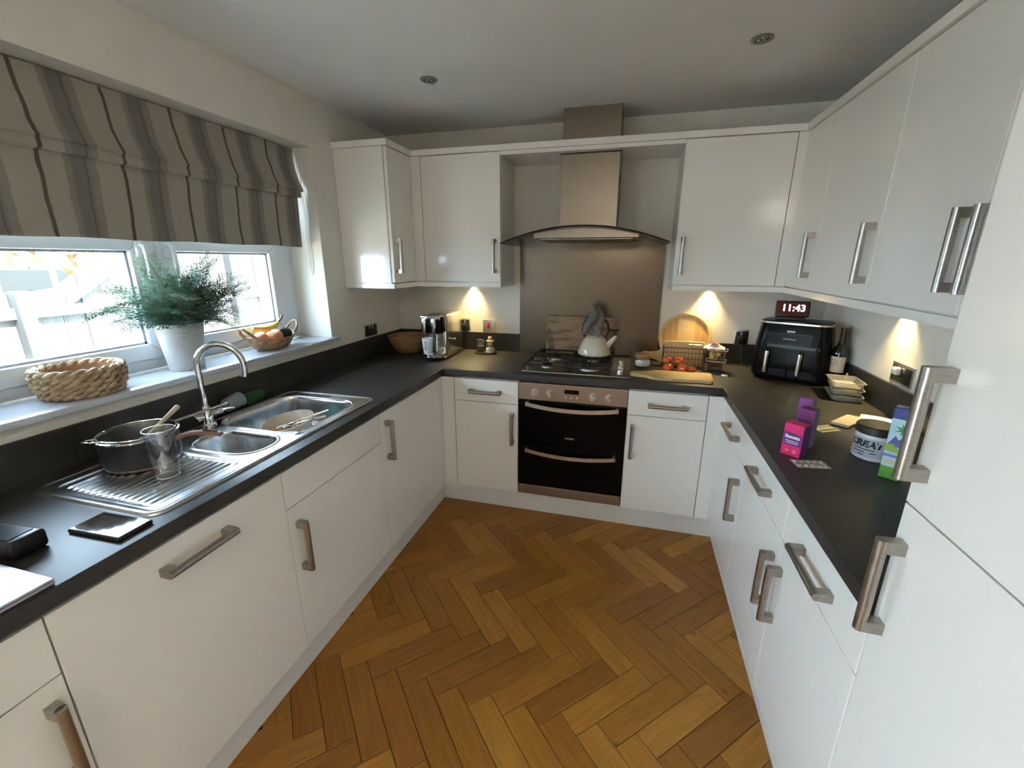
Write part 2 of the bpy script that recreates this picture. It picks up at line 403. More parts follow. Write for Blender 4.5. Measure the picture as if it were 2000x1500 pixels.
# ------------------------------------------------------------------ roman blind
def blind_mat():
    m = bpy.data.materials.new('striped blind linen'); m.use_nodes = True; nt = m.node_tree; b = nt.nodes['Principled BSDF']; N = nt.nodes.new; L = nt.links.new
    tc = N('ShaderNodeTexCoord'); sp = N('ShaderNodeSeparateXYZ')
    mp = N('ShaderNodeMapping'); mp.inputs['Scale'].default_value = (3, 2.0, 4); L(tc.outputs['Object'], mp.inputs[0])
    nz = N('ShaderNodeTexNoise'); nz.inputs['Scale'].default_value = 1.6; nz.inputs['Detail'].default_value = 3; L(mp.outputs[0], nz.inputs['Vector'])
    L(tc.outputs['Object'], sp.inputs[0])
    a = N('ShaderNodeMath'); a.operation = 'MULTIPLY_ADD'; a.inputs[1].default_value = 0.030; L(nz.outputs[0], a.inputs[0]); L(sp.outputs['Y'], a.inputs[2])
    d = N('ShaderNodeMath'); d.operation = 'MULTIPLY_ADD'; d.inputs[1].default_value = 1 / 0.2345; d.inputs[2].default_value = 5.56; L(a.outputs[0], d.inputs[0])
    fr = N('ShaderNodeMath'); fr.operation = 'FRACT'; L(d.outputs[0], fr.inputs[0])
    rp = N('ShaderNodeValToRGB'); cr = rp.color_ramp; cr.interpolation = 'LINEAR'
    tan = (0.33, 0.300, 0.245, 1); grey = (0.165, 0.155, 0.142, 1); dk = (0.085, 0.077, 0.060, 1); mid = (0.225, 0.206, 0.170, 1)
    stops = [(0.0, tan), (0.055, tan), (0.065, dk), (0.105, dk), (0.115, tan), (0.34, tan), (0.36, mid), (0.42, mid), (0.43, grey), (0.58, grey), (0.59, dk), (0.605, grey), (0.66, mid), (0.72, mid), (0.74, tan), (1.0, tan)]
    cr.elements[0].position = 0.0; cr.elements[0].color = tan; cr.elements[1].position = 1.0; cr.elements[1].color = tan
    for p_, c_ in stops[1:-1]:
        e = cr.elements.new(p_); e.color = c_
    L(fr.outputs[0], rp.inputs[0])
    wv = N('ShaderNodeTexNoise'); wv.inputs['Scale'].default_value = 420; L(tc.outputs['Object'], wv.inputs['Vector'])
    bp = N('ShaderNodeBump'); bp.inputs['Strength'].default_value = 0.25; bp.inputs['Distance'].default_value = 0.001; L(wv.outputs[0], bp.inputs['Height']); L(bp.outputs[0], b.inputs['Normal'])
    L(rp.outputs[0], b.inputs['Base Color']); b.inputs['Roughness'].default_value = 0.9
    return m
linen = blind_mat()
bl = thing('roman_blind', 'striped grey and beige roman blind half lowered over the window', 'blind', (-0.72, -0.96, 1.60))
def sheet(prof, y0, y1, ny=60, wob=0.0016, th=0.005):
    s_ = B(); bm = s_.bm; rows = []
    for x, z in prof:
        rows.append([bm.verts.new((x + wob * sin(j * 0.55 + z * 9) * sin(j * 0.17 + 1.0), y0 + (y1 - y0) * j / ny, z + 0.002 * sin(j * 0.4))) for j in range(ny + 1)])
    fs = []
    for a, c in zip(rows[:-1], rows[1:]):
        for j in range(ny): fs.append(bm.faces.new((a[j], a[j + 1], c[j + 1], c[j])))
    r = bmesh.ops.extrude_face_region(bm, geom=fs)
    for v in r['geom']:
        if isinstance(v, bmesh.types.BMVert): v.co.x -= th
    return s_
BY0, BY1 = -1.735, -0.225
obj('upper_panel', sheet([(-0.715, 2.106), (-0.713, 2.06), (-0.706, 2.0), (-0.692, 1.95), (-0.676, 1.915), (-0.670, 1.902), (-0.678, 1.895)], BY0, BY1 + 0.02), linen, bl, True, True)
obj('fold', sheet([(-0.680, 1.897), (-0.677, 1.885), (-0.676, 1.872), (-0.682, 1.864), (-0.690, 1.866)], BY0, BY1 + 0.005), linen, bl, True, True)
obj('lower_panel', sheet([(-0.694, 1.888), (-0.698, 1.82), (-0.702, 1.74), (-0.704, 1.66), (-0.705, 1.612)], BY0, BY1 - 0.005), linen, bl, True, True)
obj('head_rail', B().box(-0.775, -0.72, BY0, BY1 + 0.02, 2.072, 2.108, 0.003), whitepl, bl, False, True)
obj('bottom_batten', B().box(-0.722, -0.711, BY0 + 0.01, BY1 - 0.02, 1.614, 1.64, 0.002), whitepl, bl, False, True)
c = B(); c.tube([(-0.705, BY1 + 0.030, 2.09), (-0.702, BY1 + 0.031, 1.8), (-0.70, BY1 + 0.032, 1.50), (-0.69, BY1 + 0.034, 1.462), (-0.680, BY1 + 0.034, 1.50), (-0.684, BY1 + 0.031, 1.8), (-0.69, BY1 + 0.03, 2.09)], 0.0022, 6)
obj('pull_cord', c, whitepl, bl, True, True)

# ------------------------------------------------------------------ outside
grass = M('pale garden paving', (0.48, 0.43, 0.35), 0.9, col2=(0.40, 0.36, 0.28), scale=2)
g = B().box(-30, XO, -16, 22, -0.30, -0.20); struct('ground', g, grass)
fw = M('bleached fence timber', (0.092, 0.086, 0.078), 0.8, col2=(0.058, 0.054, 0.049), scale=3, stretch=(6, 6, 0.5), bump=0.2)
fpost = M('grey concrete post', (0.036, 0.039, 0.039), 0.9, scale=9)
fen = thing('garden_fence', 'pale timber garden fence stepping up outside the kitchen window', 'fence', (-3.2, 0, -0.2))
def ftop(y):
    if y < -0.02: return 1.315
    if y < 0.95: return 1.315 + (y + 0.02) * 0.70
    return 1.315 + 0.97 * 0.70
y = -2.6
while y < 5.4:
    y1 = y + 0.142; a, c = ftop(y), ftop(y1)
    b_ = B(); b_.prism([(y, -0.1), (y1, -0.1), (y1, c), (y, a)], 0.018, basis((-3.21 - 0.010 * (int(round(y * 100)) % 2), 0, 0), (0, 1, 0), (0, 0, 1), (1, 0, 0)))
    obj('board', b_, fw, fen, False, True); y += 0.145
frl = M('pale fence rail', (0.11, 0.105, 0.097), 0.8, scale=5)
obj('rail', B().box(-3.19, -3.15, -2.6, 5.4, 1.13, 1.21), frl, fen, False, True)
obj('rail', B().box(-3.19, -3.15, -2.6, 5.4, 0.25, 0.33), fw, fen, False, True)
q = B(); q.prism([(0.05, 1.20), (0.95, 1.80), (0.95, 1.88), (0.05, 1.28)], 0.04, basis((-3.19, 0, 0), (0, 1, 0), (0, 0, 1), (1, 0, 0)))
obj('sloping_rail', q, frl, fen, False, True)
for yy in (-2.0, -0.24, 1.55, 3.4): obj('post', B().box(-3.19, -3.10, yy - 0.045, yy + 0.045, -0.2, ftop(yy) + 0.01, 0.006), fpost, fen, False, True)
sh = thing('garden_shed', 'dark grey shed roof beyond the garden fence', 'shed', (-9.6, 2.9, -0.2))
shm = M('dark grey roofing felt', (0.014, 0.0175, 0.018), 0.9, scale=6)
obj('wall', B().box(-10.4, -8.9, 1.7, 3.5, -0.2, 0.95), shm, sh, False, True)
q = B(); q.prism([(1.55, 0.95), (3.65, 0.95), (3.25, 1.37), (1.6, 1.39)], 1.7, basis((-10.5, 0, 0), (0, 1, 0), (0, 0, 1), (1, 0, 0)))
obj('roof', q, shm, sh, False, True)
leafm = M('orange autumn leaves', (0.13, 0.066, 0.018), 0.8, col2=(0.06, 0.03, 0.011), scale=3, detail=8)
hd = thing('autumn_hedge', 'orange brown autumn hedge behind the garden shed', 'hedge', (-13, 4.5, -0.2))
hb = B(); rnd = random.Random(3)
for i in range(2600):
    cx, cy, cz = -13 + rnd.gauss(0, 0.5), rnd.uniform(-2, 12), rnd.uniform(0.9, 4.6)
    v = [Vector((rnd.uniform(-1, 1), rnd.uniform(-1, 1), rnd.uniform(-1, 1))) * 0.16 for _ in range(3)]
    hb.bm.faces.new([hb.bm.verts.new(Vector((cx, cy, cz)) + t) for t in v])
tag(obj('foliage', hb, leafm, hd, False, True), kind='stuff')
tk = B()
for i in range(9): tk.cyl((-13, -1.5 + i * 1.5, -0.2), (-13 + 0.1 * (i % 3), -1.4 + i * 1.5, 3.2), 0.09, 0.03, 8)
obj('stems', tk, M('grey bark', (0.16, 0.12, 0.09), 0.9), hd, True, True)
tag(obj('lamp_post', B().cyl((-7, 2.12, -0.2), (-7, 2.12, 3.2), 0.035, 0.03, 12), M('pale painted pole', (0.75, 0.77, 0.80), 0.4)), 'thin white pole standing behind the garden fence', 'pole')
tag(obj('timber_post', B().cyl((-8, 2.02, -0.2), (-8, 1.9, 2.6), 0.05, 0.04, 12), M('brown timber pole', (0.20, 0.12, 0.08), 0.8)), 'brown timber pole in front of the autumn hedge', 'pole')
# ------------------------------------------------------------------ cabinets
# unit space: x along the front (left to right seen from the room), y into the unit, z up, front face at y = 0
def handle_mesh(length):
    b = B(); h = length / 2; st = 0.034
    prof = []
    b.cyl((-h, -st, 0), (h, -st, 0), 0.0105, n=18)
    for s_ in (-1, 1):
        a = s_ * h; c = s_ * (h - 0.024)
        x0, x1 = min(a, c), max(a, c)
        b.prism([(-0.0102, -st), (0.0102, -st), (0.0108, -0.010), (0.0108, 0), (-0.0108, 0), (-0.0108, -0.010)], x1 - x0,
                basis((x0, 0, 0), (0, 0, 1), (0, 1, 0), (1, 0, 0)))
    bmesh.ops.recalc_face_normals(b.bm, faces=b.bm.faces[:])
    me = bpy.data.meshes.new('handle'); b.bm.to_mesh(me); b.bm.free(); me.materials.append(nickel)
    me.polygons.foreach_set('use_smooth', [True] * len(me.polygons)); me.set_sharp_from_angle(angle=radians(35)); me.update(); return me
HM = handle_mesh(0.198)
def add_handle(parent, x, z, vert):
    o = bpy.data.objects.new('handle', HM); COL.objects.link(o); o.parent = parent
    o.location = (x, 0, z); o.rotation_euler = (0, -pi / 2 if vert else 0, 0)
    tag(o, 'brushed nickel bar handle'); return o
G = 0.0016
def front(parent, name, x0, x1, z0, z1, th=0.019):
    return obj(name, B().box(x0 + G, x1 - G, 0, th, z0 + G, z1 - G, 0.0016), gloss, parent)
def base_unit(label, loc, rz, wd, kind, hx=None, hz=(0.56,), depth=0.56, cat='cabinet', name='base_cabinet', hdr=0.784):
    t = thing(name, label, cat, loc, rz)
    if kind == 'panel_door':
        cb_ = B(); cb_.box(0.0005, 0.018, 0.021, depth, ZDB, ZTB - 0.002); cb_.box(wd - 0.018, wd - 0.0005, 0.021, depth, ZDB, ZTB - 0.002); cb_.box(0.018, wd - 0.018, 0.021, depth, ZDB, ZDB + 0.018); cb_.box(0.018, wd - 0.018, depth - 0.008, depth, ZDB + 0.018, 0.70)
        obj('body', cb_, carc, t)
    else: obj('body', B().box(0.0005, wd - 0.0005, 0.021, depth, ZDB, ZTB - 0.002), carc, t)
    if kind == 'drawer_door':
        d = front(t, 'drawer', 0, wd, ZG, ZD); add_handle(d, wd / 2, hdr, False)
        d = front(t, 'door', 0, wd, ZDB, ZG); add_handle(d, hx, hz[0], True)
    elif kind == 'panel_door':
        front(t, 'fixed_panel', 0, wd, ZG, ZD)
        d = front(t, 'door', 0, wd, ZDB, ZG); add_handle(d, hx, hz[0], True)
    elif kind == 'door':
        d = front(t, 'door', 0, wd, ZDB, ZD); add_handle(d, hx, hz[0], True)
    elif kind == 'machine':
        d = front(t, 'door', 0, wd, ZDB, ZD); add_handle(d, wd / 2, hz[0], False)
    return t
R90 = pi / 2
XLF, XRF = -FD, XE + FD
# left run, from the camera end towards the corner
base_unit('white drawer cabinet at the near end of the window run', (XLF, -2.40, 0), R90, 0.4865, 'drawer_door', 0.4865 - 0.034, (0.57,))
base_unit('integrated dishwasher with plain white door under the draining board', (XLF, -1.9135, 0), R90, 0.6233, 'machine', None, (0.79,), cat='dishwasher', name='dishwasher')
base_unit('white sink cabinet with fixed panel below the sink bowls', (XLF, -1.2902, 0), R90, 0.6009, 'panel_door', 0.040, (0.555,), depth=0.55)
base_unit('white corner cabinet with tall door right of the sink cabinet', (XLF, -0.6893, 0), R90, 0.6313, 'door', 0.046, (0.711,))
# back run
base_unit('white drawer cabinet left of the oven', (0.0663, FD, 0), 0, 0.4047, 'drawer_door', 0.4047 - 0.034, (0.565,))
base_unit('white drawer cabinet right of the oven', (1.0966, FD, 0), 0, 0.4084, 'drawer_door', 0.034, (0.565,))
# right run, from the corner towards the camera
base_unit('white drawer cabinet on the right run next to the corner', (XRF, -0.060, 0), -R90, 0.460, 'drawer_door', 0.460 - 0.038, (0.54,))
base_unit('white drawer cabinet in the middle of the right run', (XRF, -0.520, 0), -R90, 0.497, 'drawer_door', 0.497 - 0.038, (0.54,))
base_unit('white drawer cabinet beside the tall fridge housing', (XRF, -1.017, 0), -R90, 0.470, 'drawer_door', 0.038, (0.54,))
# corner posts
p = B(); p.box(XLF - 0.06, XLF, -0.058 + G, FD + 0.02, ZDB, ZD); p.box(XLF, 0.0663 - G, FD, FD + 0.02, ZDB, ZD)
tag(obj('corner_post', p, gloss), 'white filler post in the left inner corner of the base cabinets', 'corner post')
p = B(); p.box(XRF, XRF + 0.06, -0.060 + G, FD + 0.02, ZDB, ZD); p.box(1.505 + G, XRF, FD, FD + 0.02, ZDB, ZD)
tag(obj('corner_post', p, gloss), 'white filler post in the right inner corner of the base cabinets', 'corner post')
# plinths
DP = 0.037
tag(obj('plinth', B().box(XLF - DP - 0.018, XLF - DP, -2.40, FD + DP + 0.018, 0, ZDB), plinthm), 'white plinth under the window run cabinets', 'plinth')
tag(obj('plinth', B().box(XLF - DP, XRF + DP, FD + DP, FD + DP + 0.018, 0, ZDB), plinthm), 'white plinth below the oven on the back run', 'plinth')
tag(obj('plinth', B().box(XRF + DP, XRF + DP + 0.018, -2.20, FD + DP + 0.018, 0, ZDB), plinthm), 'white plinth under the right run and fridge housing', 'plinth')

# tall fridge housing
t = thing('tall_fridge_housing', 'tall white gloss fridge freezer housing at the right edge', 'fridge', (XRF, -1.4885, 0), -R90)
TW = 0.625
obj('body', B().box(0.0005, TW, 0.021, 0.59, ZDB, 2.141), carc, t)
d = front(t, 'lower_door', 0, TW, ZDB, 1.125); add_handle(d, 0.030, 0.960, True)
d = front(t, 'upper_door', 0, TW, 1.125, 2.141); add_handle(d, 0.030, 1.280, True)

# wall cabinets
WF = 0.28; WZ0c, WZ1c = 1.411, 2.141
def wall_unit(label, loc, rz, wd, hx, depth=0.333):
    t = thing('wall_cabinet', label, 'wall cabinet', loc, rz)
    obj('body', B().box(0.0005, wd - 0.0005, 0.021, depth, WZ0c - 0.004, WZ1c), carc, t)
    d = front(t, 'door', 0, wd, WZ0c, WZ1c); add_handle(d, hx, 1.565, True); return t
t = wall_unit('white wall cabinet beside the window with glossy end panel', (-0.28, 0.0, 0), R90, 0.262, 0.034)
e_ = obj('end_panel', B().box(0.0, 0.004, 0.0205, 0.333, WZ0c, WZ1c, 0.001), gloss, t)
e_.location.x = -0.004
wall_unit('white wall cabinet left of the cooker hood', (-0.218, WF, 0), 0, 0.505, 0.505 - 0.036)
wall_unit('white wall cabinet right of the cooker hood', (1.285, WF, 0), 0, 0.513, 0.034)
XWR = 1.84
wall_unit('narrow white wall cabinet next to the right corner', (XWR, 0.262, 0), -R90, 0.328, 0.328 - 0.034)
wall_unit('white wall cabinet above the air fryer and tray stack', (XWR, -0.066, 0), -R90, 0.520, 0.520 - 0.034)
wall_unit('white wall cabinet above the wall socket on the right', (XWR, -0.586, 0), -R90, 0.451, 0.451 - 0.036)
wall_unit('white wall cabinet partly hidden behind the fridge housing', (XWR, -1.037, 0), -R90, 0.449, 0.036)
p = B(); p.box(-0.30, -0.28, 0.262 + G, 0.30, WZ0c, WZ1c); p.box(-0.28, -0.218 - G, 0.28, 0.30, WZ0c, WZ1c)
tag(obj('corner_post', p, gloss), 'white filler post between the left wall cabinets', 'corner post')
p = B(); p.box(1.84, 1.86, 0.262 + G, 0.30, WZ0c, WZ1c); p.box(1.798 + G, 1.84, 0.28, 0.30, WZ0c, WZ1c)
tag(obj('corner_post', p, gloss), 'white filler post between the right wall cabinets', 'corner post')
b_ = B(); b_.prism([(0.2875, WF), (1.2845, WF), (1.2845, YB - 0.001), (0.965, YB - 0.001), (0.965, 0.338), (0.618, 0.338), (0.618, YB - 0.001), (0.2875, YB - 0.001)], 0.0195, Matrix.Translation((0, 0, 2.121)))
tag(obj('bridging_shelf', b_, gloss), 'thin white board bridging the wall cabinets around the hood chimney', 'shelf')
# cornice and light pelmet follow the cabinet fronts
def ribbon(path, th, z0, z1):
    """path of right-angled points with the room on its right; thickness towards the cabinets"""
    outer = [Vector(q) for q in path]; inner = []
    for i, q in enumerate(outer):
        nv = Vector((0, 0))
        for a_, c_ in ((i - 1, i), (i, i + 1)):
            if a_ >= 0 and c_ < len(outer):
                d_ = (outer[c_] - outer[a_]).normalized(); nv += Vector((-d_.y, d_.x))
        inner.append(q + nv * th)
    b_ = B(); b_.prism([tuple(q) for q in outer] + [tuple(q) for q in inner[::-1]], z1 - z0, Matrix.Translation((0, 0, z0))); return b_
tag(obj('cornice', ribbon([(XL + 0.001, -0.018), (-0.266, -0.018), (-0.266, 0.266), (1.826, 0.266), (1.826, -2.10)], 0.045, 2.1415, 2.173), gloss), 'white square cornice running along the tops of all wall cabinets', 'cornice')
tag(obj('light_pelmet', ribbon([(XL + 0.001, -0.003), (-0.283, -0.003), (-0.283, 0.283), (0.286, 0.283), (0.286, YB - 0.001)], 0.018, 1.379, 1.4068), gloss), 'white light pelmet under the wall cabinets left of the hood', 'pelmet')
tag(obj('light_pelmet', ribbon([(1.286, YB - 0.001), (1.286, 0.283), (1.843, 0.283), (1.843, -1.486)], 0.018, 1.379, 1.4068), gloss), 'white light pelmet under the wall cabinets right of the hood', 'pelmet')

# ------------------------------------------------------------------ worktop
def worktop():
    xs = [XL + 0.001, -0.515, -0.085, 0.0, XE, XRW - 0.001]; ys = [-2.40, -1.4885, -1.325, -0.69, 0.0, YB - 0.001]
    bm = bmesh.new(); V = {}
    def v(i, j):
        if (i, j) not in V: V[(i, j)] = bm.verts.new((xs[i], ys[j], ZTB))
        return V[(i, j)]
    fs = []
    for i in range(5):
        for j in range(5):
            xm, ym = (xs[i] + xs[i + 1]) / 2, (ys[j] + ys[j + 1]) / 2
            inside = xm < 0 or ym > 0 or (xm > XE and ym > -1.4885)
            if -0.515 < xm < -0.085 and -1.325 < ym < -0.69: inside = False
            if inside: fs.append(bm.faces.new((v(i, j), v(i + 1, j), v(i + 1, j + 1), v(i, j + 1))))
    r = bmesh.ops.extrude_face_region(bm, geom=fs)
    for e in r['geom']:
        if isinstance(e, bmesh.types.BMVert): e.co.z = ZT
    ed = []
    for e in bm.edges:
        a, c = e.verts
        if abs(a.co.z - ZT) < 1e-5 and abs(c.co.z - ZT) < 1e-5:
            if (abs(a.co.x) < 1e-5 and abs(c.co.x) < 1e-5 and a.co.y < 1e-5 and c.co.y < 1e-5) or (abs(a.co.y) < 1e-5 and abs(c.co.y) < 1e-5 and -1e-5 < min(a.co.x, c.co.x) and max(a.co.x, c.co.x) < XE + 1e-5) or \
               (abs(a.co.x - XE) < 1e-5 and abs(c.co.x - XE) < 1e-5 and a.co.y < 1e-5 and c.co.y < 1e-5): ed.append(e)
    bmesh.ops.bevel(bm, geom=ed, offset=0.004, segments=3, affect='EDGES', profile=0.5)
    return bm
wt = thing('worktop', 'dark slate effect worktop running round three sides of the kitchen', 'worktop', (0, 0, ZTB))
obj('slab', worktop(), slate, wt, True, True, angle=30)
ZU = 1.039
for q in ((XL + 0.001, -0.600, -2.40, YB - 0.001), (-0.600, 0.328, 0.600, YB - 0.001), (1.258, 2.160, 0.600, YB - 0.001), (2.160, XRW - 0.001, -1.486, YB - 0.001)):
    obj('upstand', B().box(q[0], q[1], q[2], q[3], ZT, ZU, 0.0015), slate, wt, False, True)
# brushed steel splashback
sp = M('brushed steel splashback', (0.185, 0.150, 0.112), 0.26, 1.0, col2=(0.172, 0.139, 0.104), scale=10, stretch=(30, 1, 0.2), lo=0.1, hi=0.9)
tag(obj('splashback', B().box(0.3285, 1.2575, 0.604, YB - 0.001, ZT, 1.68), sp), 'brushed steel splashback panel behind the gas hob', 'splashback')

# ------------------------------------------------------------------ cooker hood
hd = thing('cooker_hood', 'stainless chimney cooker hood with curved glass canopy', 'hood', (0.788, YB, 1.62))
obj('upper_chimney', B().box(0.634, 0.953, 0.362, YB, 2.05, HC, 0.002), steel, hd, False, True)
obj('lower_chimney', B().box(0.629, 0.958, 0.350, YB, 1.70, 2.118, 0.002), steel, hd, False, True)
def gz(x):
    t = (x - 0.786) / 0.460; return 1.724 - 0.088 * t * t
g = B(); n = 36; y0, y1 = 0.115, 0.600
rows = []
for i in range(n + 1):
    x = 0.326 + 0.920 * i / n; yy = y0 + 0.035 * abs((x - 0.786) / 0.46) ** 2
    rows.append([g.bm.verts.new((x, yy, gz(x))), g.bm.verts.new((x, y1, gz(x)))])
fs = [g.bm.faces.new((rows[i][0], rows[i + 1][0], rows[i + 1][1], rows[i][1])) for i in range(n)]
r = bmesh.ops.extrude_face_region(g.bm, geom=fs)
for v_ in r['geom']:
    if isinstance(v_, bmesh.types.BMVert): v_.co.z -= 0.006
obj('glass_canopy', g, smoked, hd, True, True)
eg = B(); eg.tube([(0.326 + 0.920 * i / n, y0 - 0.002 + 0.035 * abs((0.326 + 0.920 * i / n - 0.786) / 0.46) ** 2, gz(0.326 + 0.920 * i / n) - 0.003) for i in range(n + 1)], 0.0045, 6)
obj('glass_edge', eg, M('dark green glass edge', (0.02, 0.022, 0.018), 0.15), hd, True, True)
bd = B()   # steel body under the glass: arched top, flat bottom
P = [(0.515, 1.662), (1.085, 1.662)] + [(1.085 - 0.57 * i / 12, gz(1.085 - 0.57 * i / 12) - 0.0075) for i in range(13)]
bd.prism(P, 0.42, basis((0, 0.170, 0), (1, 0, 0), (0, 0, 1), (0, -1, 0)) @ Matrix.Translation((0, 0, -0.42)))
obj('body', bd, steel, hd, False, True)
obj('filter_panel', B().box(0.545, 1.055, 0.20, 0.56, 1.652, 1.6615, 0.002), M('grey mesh filter', (0.25, 0.24, 0.23), 0.4, 0.9, scale=200), hd, False, True)
for i in range(5): obj('button', B().cyl((0.755 + 0.018 * i, 0.172, 1.694), (0.755 + 0.018 * i, 0.166, 1.694), 0.004, n=10), M('pale button', (0.75, 0.73, 0.68), 0.3), hd, True, True)

# ------------------------------------------------------------------ oven
ov = thing('double_oven', 'built-in stainless double oven with black glass doors', 'oven', (0.7838, FD, ZDB))
x0, x1 = 0.4735, 1.0945
ost = M('brushed oven steel', (0.42, 0.365, 0.31), 0.36, 1.0, col2=(0.37, 0.32, 0.27), scale=20, stretch=(1, 1, 20))
obj('housing', B().box(x0 + 0.004, x1 - 0.004, 0.034, 0.54, ZDB + 0.008, ZD), carc, ov, False, True)
obj('control_panel', B().box(x0, x1, 0.012, 0.034, 0.756, ZD, 0.002), ost, ov, False, True)
obj('trim_strip', B().box(x0, x1, 0.012, 0.034, ZDB + 0.006, 0.200, 0.002), ost, ov, False, True)
for nm, z0, z1, zh in (('top_door', 0.482, 0.754, 0.738), ('bottom_door', 0.2025, 0.480, 0.446)):
    d = obj(nm, B().box(x0, x1, 0.008, 0.034, z0, z1, 0.003), blackglass, ov, False, True)
    h = B(); n = 16
    for i in range(n):   # flat curved bar
        xa, xb = 0.521 + 0.530 * i / n, 0.521 + 0.530 * (i + 1) / n
    rows = []
    for i in range(n + 1):
        xx = 0.521 + 0.530 * i / n; t = (xx - 0.786) / 0.265; zz = zh - 0.019 * (1 - t * t); yy = -0.020 - 0.016 * (1 - t * t)
        rows.append([h.bm.verts.new(c_) for c_ in ((xx, yy, zz + 0.011), (xx, yy, zz - 0.011), (xx, yy + 0.008, zz - 0.011), (xx, yy + 0.008, zz + 0.011))])
    for a, c in zip(rows[:-1], rows[1:]):
        for k in range(4): h.bm.faces.new((a[k], a[(k + 1) % 4], c[(k + 1) % 4], c[k]))
    h.bm.faces.new(rows[0]); h.bm.faces.new(rows[-1][::-1])
    for xx in (0.530, 1.042): h.box(xx - 0.008, xx + 0.008, -0.016, 0.010, zh - 0.011, zh + 0.009)
    obj('door_handle', h, M('satin aluminium', (0.72, 0.70, 0.67), 0.3, 1.0, col2=(0.64, 0.62, 0.59), scale=40), d, True, True)
kn = M('satin silver knob', (0.66, 0.65, 0.63), 0.28, 0.85)
for xx in (0.571, 0.658, 0.905, 0.994):
    k = B(); k.lathe([(0, -0.032), (0.014, -0.032), (0.0165, -0.028), (0.018, 0.0), (0.022, 0.0), (0.022, 0.003)], (0, 0, 0), 24)
    k.box(-0.0035, 0.0035, -0.0165, 0.0165, -0.037, -0.030, 0.001)
    k.xf(basis((xx, 0.011, 0.803), (1, 0, 0), (0, 0, 1), (0, 1, 0)))
    obj('knob', k, kn, ov, True, True)
obj('display', B().box(0.743, 0.825, 0.0105, 0.0125, 0.808, 0.833), blackgl, ov, False, True)
for xx in (0.750, 0.784, 0.815): obj('button', B().cyl((xx, 0.012, 0.787), (xx, 0.006, 0.787), 0.0055, n=12), kn, ov, True, True)
obj('badge', B().box(0.756, 0.808, 0.0068, 0.0082, 0.531, 0.541), M('grey badge print', (0.22, 0.20, 0.18), 0.4), ov, False, True)

# ------------------------------------------------------------------ gas hob
hb = thing('gas_hob', 'four burner stainless gas hob with black pan supports', 'hob', (0.786, 0.30, ZT))
obj('base_plate', B().box(0.478, 1.098, 0.055, 0.560, ZT, 0.919, 0.004), M('hob steel', (0.34, 0.32, 0.29), 0.30, 1.0, scale=12), hb, True, True)
for (cx, cy, r) in ((0.610, 0.185, 0.036), (0.610, 0.430, 0.048), (0.860, 0.185, 0.052), (0.860, 0.430, 0.038)):
    k = obj('burner', B().lathe([(0, 0.022), (r * 0.8, 0.022), (r * 0.9, 0.019), (r * 0.9, 0.014), (r * 0.82, 0.013)], (cx, cy, 0.919), 24), iron, hb, True, True)
    obj('burner_ring', B().lathe([(r * 0.8, 0.0125), (r * 1.12, 0.0125), (r * 1.2, 0.006), (r * 1.2, 0.0)], (cx, cy, 0.919), 24), M('burner aluminium', (0.6, 0.59, 0.57), 0.35, 1.0), k, True, True)
for (a, c) in ((0.492, 0.732), (0.742, 0.982)):
    s_ = B(); zt_ = 0.951; e = 0.006
    fr_ = [(a, 0.075, zt_), (c, 0.075, zt_), (c, 0.545, zt_), (a, 0.545, zt_)]
    s_.tube(fr_, e, 8, closed=True)
    s_.tube([(a, 0.31, zt_), (c, 0.31, zt_)], e, 8)
    m_ = (a + c) / 2
    for yy in (0.185, 0.430):
        s_.tube([(a, yy, zt_), (m_ - 0.035, yy, zt_)], 0.005, 8); s_.tube([(m_ + 0.035, yy, zt_), (c, yy, zt_)], 0.005, 8)
        s_.tube([(m_, yy - 0.115, zt_), (m_, yy - 0.035, zt_)], 0.005, 8); s_.tube([(m_, yy + 0.035, zt_), (m_, yy + 0.115, zt_)], 0.005, 8)
    for xx in (a, c):
        for yy in (0.075, 0.31, 0.545): s_.tube([(xx, yy, zt_), (xx, yy, 0.919)], 0.006, 8)
    obj('pan_support', s_, iron, hb, True, True)
for i, yy in enumerate((0.115, 0.190, 0.265, 0.340)):
    k = B(); k.lathe([(0, 0.028), (0.016, 0.028), (0.019, 0.024), (0.020, 0.0)], (1.040, yy, 0.919), 20)
    obj('knob', k, kn, hb, True, True)
